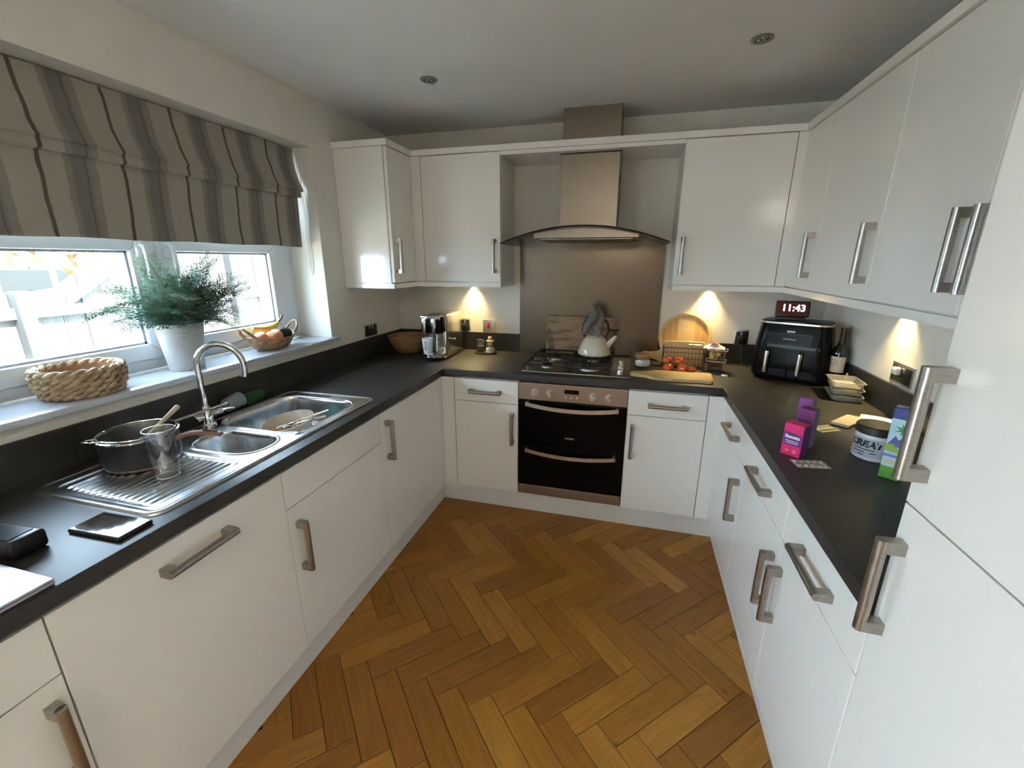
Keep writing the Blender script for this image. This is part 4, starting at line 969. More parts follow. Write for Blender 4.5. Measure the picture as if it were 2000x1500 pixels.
obj('contents', B().lathe([(0, 0.003), (0.025, 0.003), (0.025, 0.045), (0, 0.048)], (0, 0, 0), 20), M('brown spice', (0.10, 0.06, 0.02), 0.9, scale=120, bump=0.5), j, True)
j = thing('cork_jar', 'small glass jar with round cork stopper on the tray', 'jar', (0.140, 0.505, ZT + 0.006))
obj('glass_body', B().lathe([(0, 0), (0.031, 0), (0.034, 0.004), (0.034, 0.060), (0.028, 0.074), (0.027, 0.080)], (0, 0, 0), 24), jarglass, j, True)
obj('stopper', B().lathe([(0.026, 0.076), (0.027, 0.086), (0.014, 0.090), (0.012, 0.096), (0.016, 0.104), (0.012, 0.113), (0, 0.116)], (0, 0, 0), 20), M('light cork', (0.60, 0.40, 0.18), 0.7, scale=60), j, True)
obj('contents', B().lathe([(0, 0.003), (0.031, 0.003), (0.031, 0.030), (0, 0.032)], (0, 0, 0), 20), M('white sea salt', (0.72, 0.70, 0.64), 0.8, scale=200, bump=0.4), j, True)

# ------------------------------------------------------------------ sockets
spl = M('satin chrome plate', (0.55, 0.54, 0.52), 0.35, 1.0)
def socket(name, label, o, ax, nrm, kind, wd=0.146, ht=0.088):
    """o plate centre on the wall, ax plate x direction, nrm out of the wall"""
    t = thing(name, label, 'socket', o); up = Vector((0, 0, 1)); ax = Vector(ax); nrm = Vector(nrm)
    T = basis((0, 0, 0), ax, up, nrm)
    def add(nm, b, m): b.xf(T); return obj(nm, b, m, t, True)
    add('plate', B().box(-wd / 2, wd / 2, -ht / 2, ht / 2, 0.0003, 0.006, 0.002), spl)
    if kind == 'double':
        add('insert', B().box(-wd / 2 + 0.010, wd / 2 - 0.010, -ht / 2 + 0.010, ht / 2 - 0.012, 0.0062, 0.0075, 0.001), blackpl)
        for s_ in (-1, 1):
            add('rocker', B().box(s_ * 0.018 - 0.007, s_ * 0.018 + 0.007, 0.010, 0.030, 0.0076, 0.011, 0.001), spl)
    elif kind == 'single':
        add('insert', B().box(-wd / 2 + 0.008, wd / 2 - 0.008, -ht / 2 + 0.008, ht / 2 - 0.010, 0.0062, 0.0075, 0.001), blackpl)
        add('rocker', B().box(-0.007, 0.007, 0.012, 0.032, 0.0076, 0.011, 0.001), spl)
    elif kind == 'cooker':
        add('rocker', B().box(-0.010, 0.010, -0.018, 0.024, 0.0062, 0.013, 0.003), M('red rocker', (0.62, 0.03, 0.02), 0.35))
        add('top_cover', B().box(-wd / 2 + 0.004, -0.004, ht / 2 - 0.016, ht / 2 - 0.003, 0.0062, 0.010, 0.002), spl)
    return t, add
socket('double_socket', 'chrome double socket above the upstand on the left wall', (XL, 0.213, 1.090), (0, 1, 0), (1, 0, 0), 'double', 0.152, 0.088)
socket('single_socket', 'chrome single socket behind the coffee machine', (-0.085, YB, 1.090), (1, 0, 0), (0, -1, 0), 'single', 0.080, 0.092)
socket('cooker_switch', 'chrome cooker switch with red rocker on the back wall', (0.096, YB, 1.088), (1, 0, 0), (0, -1, 0), 'cooker', 0.088, 0.092)
socket('single_socket', 'chrome single socket behind the air fryer', (1.752, YB, 1.080), (1, 0, 0), (0, -1, 0), 'single', 0.080, 0.092)
socket('double_socket', 'chrome double socket above the upstand on the right wall', (XRW, -0.260, 1.090), (0, -1, 0), (-1, 0, 0), 'double', 0.152, 0.088)
def plug(label, o, nrm, mat, cord, hs=0.025):
    t = thing('plug', label, 'plug', o); n_ = Vector(nrm); ax = n_.cross(Vector((0, 0, 1)))
    b = B(); b.box(-hs, hs, -hs, hs, 0.0, 0.9 * hs + 0.006, 0.006, 3); b.xf(basis((0, 0, 0), ax, (0, 0, 1), n_)); obj('body', b, mat, t, True)
    if cord: obj('cable', B().tube([Vector(c_) - Vector(o) for c_ in cord], 0.0038, 8), mat, t, True)
plug('black plug in the socket behind the coffee machine', (-0.085, YB - 0.0077, 1.072), (0, -1, 0), blackpl, [(-0.085, 0.590, 1.05), (-0.085, 0.582, 1.0), (-0.084, 0.580, 0.94), (-0.082, 0.572, 0.918), (-0.10, 0.560, 0.916)])
plug('black plug in the socket behind the air fryer', (1.752, YB - 0.0077, 1.062), (0, -1, 0), blackpl, [(1.752, 0.590, 1.04), (1.755, 0.582, 0.98), (1.765, 0.575, 0.925), (1.80, 0.55, 0.915)])
plug('white plug top in the double socket on the right wall', (XRW - 0.0077, -0.243, 1.102), (-1, 0, 0), whitepl, None, 0.016)

# ------------------------------------------------------------------ hob: kettle, cloth, board
kt = thing('stove_kettle', 'cream enamel whistling kettle on the back right burner', 'kettle', (0.865, 0.440, 0.957))
crm = M('cream enamel', (0.70, 0.66, 0.54), 0.22, col2=(0.64, 0.57, 0.42), scale=7, coat=0.3)
obj('body', B().lathe([(0, 0), (0.095, 0), (0.104, 0.008), (0.103, 0.022), (0.088, 0.065), (0.068, 0.105), (0.055, 0.118), (0.045, 0.121), (0, 0.121)], (0, 0, 0), 40), crm, kt, True)
obj('spout', B().tube([(0.070, -0.01, 0.050), (0.100, -0.014, 0.085), (0.126, -0.018, 0.118), (0.136, -0.02, 0.128)], [0.026, 0.019, 0.012, 0.010], 14), crm, kt, True)
obj('lid', B().lathe([(0.046, 0.121), (0.044, 0.127), (0.02, 0.134), (0.008, 0.136), (0.010, 0.148), (0, 0.151)], (0, 0, 0), 24), crm, kt, True)
obj('handle', B().tube([(-0.062, 0, 0.108), (-0.082, 0, 0.155), (-0.075, 0, 0.20), (-0.045, 0, 0.24), (0.0, 0, 0.255), (0.045, 0, 0.24), (0.078, 0, 0.20), (0.085, 0, 0.155), (0.064, 0, 0.108)], [0.006, 0.006, 0.007, 0.009, 0.010, 0.009, 0.007, 0.006, 0.006], 10), blackpl, kt, True)
obj('whistle_lever', B().tube([(0.085, -0.005, 0.165), (0.115, -0.01, 0.160), (0.150, -0.015, 0.168)], 0.006, 8), blackpl, kt, True)
cl = thing('grey_cloth', 'crumpled grey brown cloth draped over the kettle handle', 'cloth', (0.865, 0.440, 1.08))
clm = M('grey brown cotton', (0.20, 0.175, 0.155), 0.95, col2=(0.13, 0.115, 0.10), scale=30, bump=0.5, bscale=260)
b = B(); bm = b.bm; nu, nv = 40, 22; V = []
for j_ in range(nv + 1):
    t = j_ / nv; row = []
    for i in range(nu):
        a = 2 * pi * i / nu
        R_ = (0.016 + 0.048 * t ** 0.55) * (1 + 0.34 * sin(3 * a + 0.7 + 2 * t) * t ** 0.6 + 0.20 * sin(5 * a + 6 * t) * t ** 0.5)
        zz = 0.186 - 0.166 * t ** 1.05 + 0.016 * sin(4 * a + 2) * t + 0.014 * sin(2 * a) * (1 - t)
        row.append(bm.verts.new((R_ * 0.95 * cos(a) - 0.010 + 0.012 * sin(5 * t), R_ * 0.9 * sin(a) - 0.018, zz)))
    V.append(row)
for j_ in range(nv):
    for i in range(nu): bm.faces.new((V[j_][i], V[j_][(i + 1) % nu], V[j_ + 1][(i + 1) % nu], V[j_ + 1][i]))
bm.faces.new(V[0])
obj('drape', b, clm, cl, True, angle=180)

rustic = M('rustic mango wood', (0.30, 0.195, 0.10), 0.6, col2=(0.085, 0.05, 0.024), scale=3.5, stretch=(1.5, 1, 7), detail=7, bump=0.3, lo=0.3, hi=0.52)
lb = thing('leaning_board', 'rustic wooden board leaning on the splashback behind the hob', 'chopping board', (0.75, 0.565, ZT))
b = B(); b.box(-0.228, 0.228, 0, 0.020, 0.010, 0.272, 0.010, 3); b.xf(Matrix.Rotation(radians(-4), 4, 'X')); obj('plank', b, rustic, lb, True)
b = B(); b.tube([(-0.205, -0.003, 0.185), (-0.218, -0.010, 0.16), (-0.210, -0.013, 0.11), (-0.190, -0.016, 0.06), (-0.186, -0.017, 0.035), (-0.196, -0.018, 0.022), (-0.207, -0.017, 0.032), (-0.205, -0.016, 0.05), (-0.192, -0.015, 0.058)], 0.0055, 8)
b.xf(Matrix.Translation((0, 0, 0))); obj('leather_loop', b, M('brown leather', (0.16, 0.09, 0.05), 0.7), lb, True)

# ------------------------------------------------------------------ back worktop, right of the hob
maple = M('pale maple', (0.62, 0.44, 0.21), 0.5, col2=(0.53, 0.36, 0.16), scale=4, stretch=(1, 1, 8), detail=6)
acac = M('golden acacia', (0.52, 0.32, 0.12), 0.5, col2=(0.42, 0.24, 0.08), scale=4, stretch=(9, 1, 1), detail=6)
rb = thing('round_board', 'round wooden board standing against the back wall', 'chopping board', (1.418, 0.548, ZT))
RC = 0.158; zc = RC + 0.001
TR = Matrix.Rotation(radians(-9), 4, 'X')
def slab(x0, x1, m, nm):
    P = []
    def yy(x): return sqrt(max(0, (RC - 0.014) ** 2 - x * x))
    N_ = 12; P = [(x0 + (x1 - x0) * i / N_, yy(x0 + (x1 - x0) * i / N_)) for i in range(N_ + 1)] + [(x1 + (x0 - x1) * i / N_, -yy(x1 + (x0 - x1) * i / N_)) for i in range(N_ + 1)]
    b_ = B(); b_.prism(P, 0.014, TR @ basis((0, 0, zc), (1, 0, 0), (0, 0, 1), (0, -1, 0)) @ Matrix.Translation((0, 0, -0.014))); obj(nm, b_, m, rb)
slab(-0.1435, -0.045, acac, 'slat'); slab(-0.0445, 0.055, maple, 'slat'); slab(0.0555, 0.1435, acac, 'slat')
b = B(); n = 48
b.lathe([(0.138, 0.0), (0.158, 0.0), (0.158, 0.020), (0.148, 0.022), (0.138, 0.018), (0.138, 0.0)], (0, 0, 0), n); b.xf(TR @ basis((0, 0, zc), (1, 0, 0), (0, 0, 1), (0, -1, 0)) @ Matrix.Translation((0, 0, -0.016)))
obj('rim', b, maple, rb, True)
pb = thing('paddle_board', 'pale paddle board standing on edge behind the wire basket', 'chopping board', (1.40, 0.468, ZT))
b = B(); b.prism([(-0.115, 0.018), (0.125, 0.018), (0.125, 0.168), (0.115, 0.172), (-0.105, 0.172), (-0.118, 0.160), (-0.125, 0.115), (-0.15, 0.098), (-0.19, 0.096), (-0.225, 0.100), (-0.237, 0.090), (-0.232, 0.076), (-0.19, 0.062), (-0.15, 0.050), (-0.122, 0.038)], 0.016, basis((0, 0, -0.017), (1, 0, 0), (0, 0, 1), (0, -1, 0)), 0.003)
obj('board', b, maple, pb, True)

wb_ = thing('wire_basket', 'bronze wire basket standing on the worktop below the round board', 'basket', (1.40, 0.385, ZT))
brz = M('bronze wire', (0.12, 0.075, 0.045), 0.45, 0.7)
hx, hy0, hy1, hz_ = 0.118, -0.062, 0.062, 0.135
for zz, r_ in ((0.010, 0.0025), (0.072, 0.0018), (hz_ - 0.028, 0.0020), (hz_, 0.0032)):
    b = B(); b.tube([(-hx, hy0, zz), (hx, hy0, zz), (hx, hy1, zz), (-hx, hy1, zz)], r_, 6, closed=True); obj('hoop_wire', b, brz, wb_, True)
for i in range(13):
    xx = -hx + 2 * hx * i / 12
    for y_ in (hy0, hy1): obj('upright_wire', B().tube([(xx, y_, 0.010), (xx, y_, hz_)], 0.0014, 5), brz, wb_, True)
for i in range(1, 6):
    y_ = hy0 + (hy1 - hy0) * i / 6
    for xx in (-hx, hx): obj('upright_wire', B().tube([(xx, y_, 0.010), (xx, y_, hz_)], 0.0014, 5), brz, wb_, True)
for i in range(9):
    xx = -hx + 2 * hx * (i + 0.5) / 9; obj('floor_wire', B().tube([(xx, hy0, 0.010), (xx, hy1, 0.010)], 0.0014, 5), brz, wb_, True)
obj('label_bar', B().tube([(0.015, hy0 - 0.003, hz_ + 0.022), (0.085, hy0 - 0.003, hz_ + 0.020)], 0.004, 8), M('brass bar', (0.55, 0.42, 0.22), 0.3, 1.0), wb_, True)
tom = M('tomato skin', (0.60, 0.085, 0.012), 0.22, col2=(0.55, 0.13, 0.02), scale=9, coat=0.4)
grn = M('green stem', (0.06, 0.14, 0.03), 0.6)
def tomato(label, x, y, z, r):
    t = thing('tomato', label, 'tomato', (x, y, z), 0, 'tomatoes in front of the wire basket')
    b = B(); n_ = 30; prof = [(0, 0.60), (0.22, 0.74), (0.5, 0.74), (0.85, 0.45), (1.0, 0.0), (0.88, -0.45), (0.55, -0.72), (0, -0.78)]; rows = []
    for q_, zz in prof:
        rows.append([b.bm.verts.new((r * q_ * (1 + 0.06 * cos(5 * 2 * pi * i / n_) * min(1, q_)) * cos(2 * pi * i / n_), r * q_ * (1 + 0.06 * cos(5 * 2 * pi * i / n_)) * sin(2 * pi * i / n_), r * zz)) for i in range(n_)] if q_ else [b.bm.verts.new((0, 0, r * zz))])
    for a, c in zip(rows[:-1], rows[1:]):
        for i in range(n_):
            k = (i + 1) % n_
            if len(a) == 1: b.bm.faces.new((a[0], c[i], c[k]))
            elif len(c) == 1: b.bm.faces.new((a[i], a[k], c[0]))
            else: b.bm.faces.new((a[i], a[k], c[k], c[i]))
    obj('skin', b, tom, t, True)
    b = B(); b.cyl((0, 0, r * 0.58), (0, 0.002, r * 0.85), 0.002, n=6)
    for i in range(5):
        a = 2 * pi * i / 5; b.tube([(0, 0, r * 0.70), (r * 0.35 * cos(a), r * 0.35 * sin(a), r * 0.80), (r * 0.55 * cos(a), r * 0.55 * sin(a), r * 0.76)], [0.002, 0.0016, 0.0006], 5)
    obj('calyx', b, grn, t, True); return t
zr = ZT + 0.78 * 0.031
tomato('red tomato at the front left of the tomato group', 1.310, 0.288, zr, 0.031)
tomato('red tomato in the middle of the front row beside the wire basket', 1.392, 0.286, zr + 0.001, 0.032)
tomato('red tomato perched above the front left tomato', 1.305, 0.338, ZT + 0.058, 0.029)
tomato('red tomato perched at the back beside the wire basket', 1.372, 0.345, ZT + 0.056, 0.030)
tomato('small red tomato at the right end of the tomato group', 1.440, 0.300, ZT + 0.78 * 0.024, 0.024)
bpy.data.objects['wire_basket'].location = (1.402, 0.402, ZT)
jw = thing('lidded_jar', 'round glass jar with wooden lid next to the hob', 'jar', (1.168, 0.375, ZT))
obj('glass_body', B().lathe([(0, 0.001), (0.036, 0.001), (0.046, 0.010), (0.048, 0.030), (0.042, 0.052), (0.040, 0.058)], (0, 0, 0), 32), jarglass, jw, True)
obj('lid', B().lathe([(0, 0.058), (0.048, 0.058), (0.049, 0.062), (0.049, 0.080), (0.046, 0.083), (0, 0.083)], (0, 0, 0), 32), M('walnut lid', (0.34, 0.19, 0.08), 0.5, scale=5, stretch=(1, 8, 1)), jw, True)
obj('contents', B().lathe([(0, 0.004), (0.034, 0.004), (0.043, 0.012), (0.0445, 0.030), (0.040, 0.044), (0, 0.046)], (0, 0, 0), 28), M('white sugar', (0.66, 0.65, 0.62), 0.7, scale=160, bump=0.3), jw, True)
cb = thing('chopping_board', 'pale paddle chopping board lying flat at the worktop front', 'chopping board', (1.38, 0.150, ZT))
b = B(); b.prism([(-0.28, -0.036), (-0.20, -0.044), (-0.16, -0.085), (-0.13, -0.095), (0.135, -0.088), (0.148, -0.075), (0.158, 0.080), (0.15, 0.092), (-0.145, 0.085), (-0.175, 0.062), (-0.20, 0.032), (-0.275, 0.022), (-0.284, -0.01)], 0.018, Matrix.Translation((0, 0, 0.0005)), 0.003)
obj('board', b, maple, cb, True); cb.rotation_euler.z = radians(-1)
# grape punnets
def punnet(label, x, y, z, fill, seed, lidded):
    t = thing('fruit_punnet', label, 'punnet', (x, y, z), radians(-14))
    b = B(); lo = [(-0.045, -0.036), (0.045, -0.036), (0.045, 0.036), (-0.045, 0.036)]; rows = []
    for k, zz in ((0.86, 0.001), (0.9, 0.004), (1.06, 0.058), (1.18, 0.060), (1.18, 0.064), (1.05, 0.063), (0.88, 0.006), (0.84, 0.003)):
        rows.append([b.bm.verts.new((p[0] * k, p[1] * k, zz)) for p in lo])
    for a, c in zip(rows[:-1], rows[1:]):
        for k in range(4): b.bm.faces.new((a[k], a[(k + 1) % 4], c[(k + 1) % 4], c[k]))
    b.bm.faces.new(rows[0][::-1]); b.bm.faces.new(rows[-1])
    obj('tub', b, clearpl, t)
    obj('rim', B().tube([(-0.053, -0.043, 0.062), (0.053, -0.043, 0.062), (0.053, 0.043, 0.062), (-0.053, 0.043, 0.062)], 0.0022, 6, closed=True), M('frosted rim', (0.62, 0.60, 0.58), 0.3), t, True)
    r_ = random.Random(seed)
    gm = M(fill[0], fill[1], 0.25, coat=0.3)
    n_ = 0
    for zz in (0.016, 0.034, 0.050):
        for i in range(4):
            for k in range(3):
                if zz > 0.045 and r_.random() < 0.45: continue
                g_ = obj('grape', B().ball((0, 0, 0), 0.0098, 10, (1, 1, 1.18)), gm if (not lidded or r_.random() > 0.3) else M('red grape', (0.16, 0.03, 0.035), 0.3), None, True)
                g_.parent = t; g_.location = (-0.029 + 0.0195 * i + r_.uniform(-0.002, 0.002), -0.020 + 0.0195 * k + r_.uniform(-0.002, 0.002), zz + 0.002 * (i % 2)); g_.rotation_euler = (r_.random(), r_.random(), 0)
                n_ += 1
    return t
punnet('clear punnet of dark red grapes at the bottom of the stack', 1.585, 0.392, ZT, ('red grape', (0.16, 0.03, 0.035)), 4, False)
punnet('clear punnet of green grapes stacked on the red grapes', 1.588, 0.392, ZT + 0.066, ('green grape', (0.52, 0.50, 0.10)), 9, True)
pk = thing('pink_packet', 'pink and white film packet lying on the grape punnets', 'packet', (1.572, 0.400, ZT + 0.132), radians(-10))
b = B(); bm = b.bm; n_ = 10; G_ = [[bm.verts.new((-0.062 + 0.115 * i / n_, -0.042 + 0.084 * j_ / 6, 0.004 + 0.024 * sin(pi * i / n_) * sin(pi * j_ / 6) + 0.004 * sin(i * 1.7 + j_ * 2.1))) for i in range(n_ + 1)] for j_ in range(7)]
fs = [bm.faces.new((G_[j_][i], G_[j_][i + 1], G_[j_ + 1][i + 1], G_[j_ + 1][i])) for j_ in range(6) for i in range(n_)]
r = bmesh.ops.extrude_face_region(bm, geom=fs)
for v_ in r['geom']:
    if isinstance(v_, bmesh.types.BMVert): v_.co.z = 0.0012
obj('film', b, M('pink white film', (0.74, 0.50, 0.50), 0.25, col2=(0.78, 0.70, 0.66), scale=18), pk, True)
obj('red_print', B().box(-0.030, 0.018, -0.020, 0.006, 0.0315, 0.0325), M('red print', (0.48, 0.05, 0.09), 0.4), pk)
ld = thing('bottle_cap', 'small white cap lying on the worktop behind the chopping board', 'cap', (1.617, 0.272, ZT))
obj('disc', B().lathe([(0, 0.006), (0.016, 0.006), (0.019, 0.004), (0.019, 0.0005), (0, 0.0005)], (0, 0, 0), 24), whitepl, ld, True)
# ------------------------------------------------------------------ right run: air fryer and display
def rrect(x0, x1, y0, y1, r, n=6):
    P = []
    for cx, cy, a0 in ((x1 - r, y1 - r, 0), (x0 + r, y1 - r, pi / 2), (x0 + r, y0 + r, pi), (x1 - r, y0 + r, 3 * pi / 2)):
        for i in range(n + 1): P.append((cx + r * cos(a0 + pi / 2 * i / n), cy + r * sin(a0 + pi / 2 * i / n)))
    return P
def loft(secs, cap=True):
    b = B(); rows = [[b.bm.verts.new((p[0], p[1], z)) for p in P] for z, P in secs]
    for a, c in zip(rows[:-1], rows[1:]):
        n = len(a)
        for i in range(n): b.bm.faces.new((a[i], a[(i + 1) % n], c[(i + 1) % n], c[i]))
    if cap: b.bm.faces.new(rows[0][::-1]); b.bm.faces.new(rows[-1])
    return b
AFR = radians(-27)
af = thing('air_fryer', 'black twin drawer air fryer in the right corner', 'air fryer', (1.900, 0.205, ZT), AFR)
def sec(z, g, top=0.0): return (z * 1.05 if z > 0.05 else z, rrect(-0.184 + g + top * 0.5, 0.182 - g - top, 0.0 + g + top * 0.3, 0.222 - g, 0.055))
obj('body', loft([sec(0.008, 0.02), sec(0.012, 0.012), sec(0.03, 0.003), sec(0.10, 0.0), sec(0.20, 0.004, 0.008), sec(0.285, 0.010, 0.014), sec(0.294, 0.012, 0.016)]), blackgl, af, True)
obj('chrome_trim', loft([sec(0.2942, 0.006, 0.014), sec(0.302, 0.006, 0.014)]), M('champagne trim', (0.62, 0.58, 0.50), 0.3, 1.0), af, True)
obj('top_cover', loft([sec(0.3025, 0.010, 0.016), sec(0.308, 0.018, 0.018)]), blackpl, af, True)
obj('foot', loft([sec(0.0005, 0.035), sec(0.008, 0.030)]), blackpl, af, True)
def arc_panel(nm, x0, x1, z0, z1, out, mat, par=af, n=12):
    """panel hugging the front of the fryer"""
    b = B(); rows = []
    for i in range(n + 1):
        x = x0 + (x1 - x0) * i / n; rows.append([])
        for z in (z0, z1):
            tz = max(0, (z - 0.10) / 0.194); base = 0.004 + 0.009 * tz
            e = max(0, abs(x) - 0.118); crv = (0.055 - sqrt(max(0, 0.055 ** 2 - min(e, 0.05) ** 2)))
            rows[-1].append(b.bm.verts.new((x, base * 0.8 + crv - 0.001 - out, z)))
    fs = [b.bm.faces.new((rows[i][0], rows[i + 1][0], rows[i + 1][1], rows[i][1])) for i in range(n)]
    r = bmesh.ops.extrude_face_region(b.bm, geom=fs)
    for v_ in r['geom']:
        if isinstance(v_, bmesh.types.BMVert): v_.co.y += 0.006
    return obj(nm, b, mat, par, True)
pn = arc_panel('control_panel', -0.118, 0.090, 0.205, 0.262, 0.0008, blackgl)
gr_ = M('grey control outline', (0.16, 0.155, 0.145), 0.4)
def fz(z): return (0.004 + 0.009 * max(0, (z - 0.10) / 0.194)) * 0.8 - 0.0035
obj('panel_outline', B().tube([(-0.116, fz(0.207), 0.207), (0.088, fz(0.207), 0.207), (0.088, fz(0.260), 0.260), (-0.116, fz(0.260), 0.260)], 0.0011, 5, closed=True), gr_, pn, True)
obj('panel_display', B().tube([(-0.040, fz(0.233), 0.233), (0.020, fz(0.233), 0.233)], 0.0036, 8), M('dim display text', (0.30, 0.29, 0.26), 0.4), pn, True)
obj('badge', B().box(-0.028, 0.008, fz(0.273) - 0.0005, fz(0.273) + 0.003, 0.268, 0.277), M('dull silver badge', (0.35, 0.34, 0.32), 0.4, 0.6), af)
for s_, x0, x1 in ((-1, -0.140, -0.004), (1, 0.004, 0.140)):
    dr = arc_panel('drawer', x0, x1, 0.030, 0.178, 0.0016, blackgl)
    hx_ = (x0 + x1) / 2 - 0.028 if s_ < 0 else (x0 + x1) / 2 - 0.02
    b = B(); b.tube([(hx_, 0.000, 0.168), (hx_, -0.022, 0.160), (hx_, -0.026, 0.110), (hx_, -0.022, 0.052), (hx_, 0.000, 0.044)], 0.0115, 12)
    obj('drawer_handle', b, M('satin drawer handle', (0.70, 0.69, 0.67), 0.22, 1.0), dr, True)
arc_panel('seam_band', -0.130, 0.130, 0.181, 0.200, 0.0005, M('dark grey band', (0.025, 0.024, 0.023), 0.35))
ed = thing('smart_display', 'small smart display clock standing on the air fryer', 'clock display', (1.905, 0.285, ZT + 0.3238), radians(-12))
TI = Matrix.Rotation(radians(-14), 4, 'X')
b = B(); b.box(-0.078, 0.078, -0.004, 0.010, 0.018, 0.104, 0.006, 3); b.xf(TI); obj('bezel', b, M('dark maroon plastic', (0.030, 0.008, 0.010), 0.3), ed, True)
b = B(); b.box(-0.070, 0.070, -0.0056, -0.0036, 0.027, 0.097, 0.0006); b.xf(TI)
scr = obj('screen', b, M('lit dark red screen', (0.02, 0.006, 0.006), 0.1, emit=(0.15, 0.04, 0.035), estr=0.035), ed)
txm = M('lit white digits', (0.8, 0.8, 0.9), 0.4, emit=(0.95, 0.93, 1.0), estr=0.4)
text('time_digits', '11:43', 0.050, txm, scr, TI @ basis((0.004, -0.0062, 0.064), (1, 0, 0), (0, 0, 1), (0, -1, 0)), 0.0003, 0.0012)
b = B(); b.prism([(0.016, 0.0006), (0.078, 0.0006), (0.070, 0.012), (0.052, 0.066), (0.034, 0.078), (0.019, 0.02)], 0.13, basis((-0.065, 0, 0), (0, 1, 0), (0, 0, 1), (1, 0, 0))); obj('stand', b, blackpl, ed)
# wine bottle, stick
wb2 = thing('wine_bottle', 'dark wine bottle with cream label behind the air fryer', 'bottle', (2.118, 0.175, ZT))
obj('glass_body', B().lathe([(0, 0.002), (0.034, 0.001), (0.037, 0.006), (0.037, 0.175), (0.033, 0.200), (0.018, 0.225), (0.0145, 0.240), (0.014, 0.298), (0.016, 0.299), (0.016, 0.306), (0, 0.306)], (0, 0, 0), 32), M('dark green glass', (0.006, 0.010, 0.006), 0.05, coat=0.4), wb2, True)
obj('capsule', B().lathe([(0.0148, 0.236), (0.0150, 0.292), (0.0168, 0.294), (0.0168, 0.308), (0, 0.309)], (0, 0, 0), 24), M('dark brown foil', (0.035, 0.022, 0.012), 0.35, 0.5), wb2, True)
b = B(); rows = []
for i in range(17):
    a = radians(-215) + radians(150) * i / 16; rows.append([b.bm.verts.new((0.0376 * cos(a), 0.0376 * sin(a), z)) for z in (0.085, 0.165)])
for i in range(16): b.bm.faces.new((rows[i][0], rows[i + 1][0], rows[i + 1][1], rows[i][1]))
lab = obj('label', b, M('cream bottle label', (0.62, 0.50, 0.35), 0.7), wb2, True); tag(lab, 'cream paper label')
for zz, w_ in ((0.148, 0.040), (0.135, 0.052), (0.122, 0.030)):
    b = B(); rows = []
    for i in range(7):
        a = radians(-150) + (i / 6 - 0.5) * w_ / 0.038; rows.append([b.bm.verts.new((0.0379 * cos(a), 0.0379 * sin(a), zz + d_)) for d_ in (-0.0022, 0.0022)])
    for i in range(6): b.bm.faces.new((rows[i][0], rows[i + 1][0], rows[i + 1][1], rows[i][1]))
    obj('label_line', b, M('faded label ink', (0.30, 0.22, 0.14), 0.7), lab, True)
st = thing('thin_stick', 'thin pale yellow stick standing upright beside the wine bottle', 'stick', (2.122, 0.085, ZT))
obj('rod', B().tube([(0, 0, 0.001), (0.010, 0.006, 0.098)], 0.0042, 8), M('pale bamboo', (0.52, 0.44, 0.20), 0.6), st, True)
# clear plastic trays
for i, (dz, rot, dx) in enumerate(((0.0, 8, 0.0), (0.032, 4, 0.002), (0.064, 10, -0.004))):
    t = thing('clear_tray', ('clear plastic tray at the bottom of the tray stack', 'clear plastic tray in the middle of the tray stack', 'clear plastic tray on top of the tray stack')[i], 'tray', (2.082 + dx, -0.028, ZT + dz), radians(-18 + rot))
    b = B(); lo = rrect(-0.064, 0.064, -0.088, 0.088, 0.016, 4); secs = []
    for k, zz in ((0.80, 0.001), (0.84, 0.004), (0.93, 0.026), (1.0, 0.027), (1.0, 0.029), (0.91, 0.028), (0.80, 0.004)): secs.append((zz, [(p[0] * k, p[1] * k) for p in lo]))
    obj('tub', loft(secs), M('cloudy clear plastic', (0.70, 0.68, 0.63), 0.10, trans=0.75, ior=1.2), t, True)
    for k in range(4): obj('rib', B().tube([(-0.045, -0.05 + 0.033 * k, 0.0062), (0.045, -0.05 + 0.033 * k, 0.0062)], 0.003, 6), M('frosted plastic rib', (0.66, 0.63, 0.57), 0.2), t, True)
# papers
nb = thing('notebook', 'small closed notebook with grey cover behind the white tub', 'notebook', (1.955, -0.405, ZT), radians(-42))
obj('cover', B().box(-0.032, 0.032, -0.078, 0.078, 0.0005, 0.0035, 0.001), M('dark grey card', (0.08, 0.07, 0.06), 0.7), nb)
obj('pages', B().box(-0.030, 0.030, -0.076, 0.076, 0.0036, 0.0105), M('cream page block', (0.58, 0.52, 0.42), 0.8, stretch=(1, 1, 60)), nb)
obj('front_cover', B().box(-0.032, 0.032, -0.078, 0.078, 0.0106, 0.013, 0.001), M('taupe card', (0.42, 0.36, 0.27), 0.7), nb)
ps = thing('folded_leaflet', 'white folded leaflet lying against the right upstand', 'leaflet', (2.075, -0.365, ZT), radians(-30))
b = B()
for s_ in (-1, 1):
    v = [b.bm.verts.new(c_) for c_ in ((0, -0.075, 0.004), (s_ * 0.062, -0.075, 0.0008), (s_ * 0.062, 0.075, 0.0008), (0, 0.075, 0.004))]
    f_ = b.bm.faces.new(v if s_ > 0 else v[::-1])
r = bmesh.ops.extrude_face_region(b.bm, geom=b.bm.faces[:])
for v_ in r['geom']:
    if isinstance(v_, bmesh.types.BMVert): v_.co.z += 0.0006
obj('sheet', b, paper, ps)
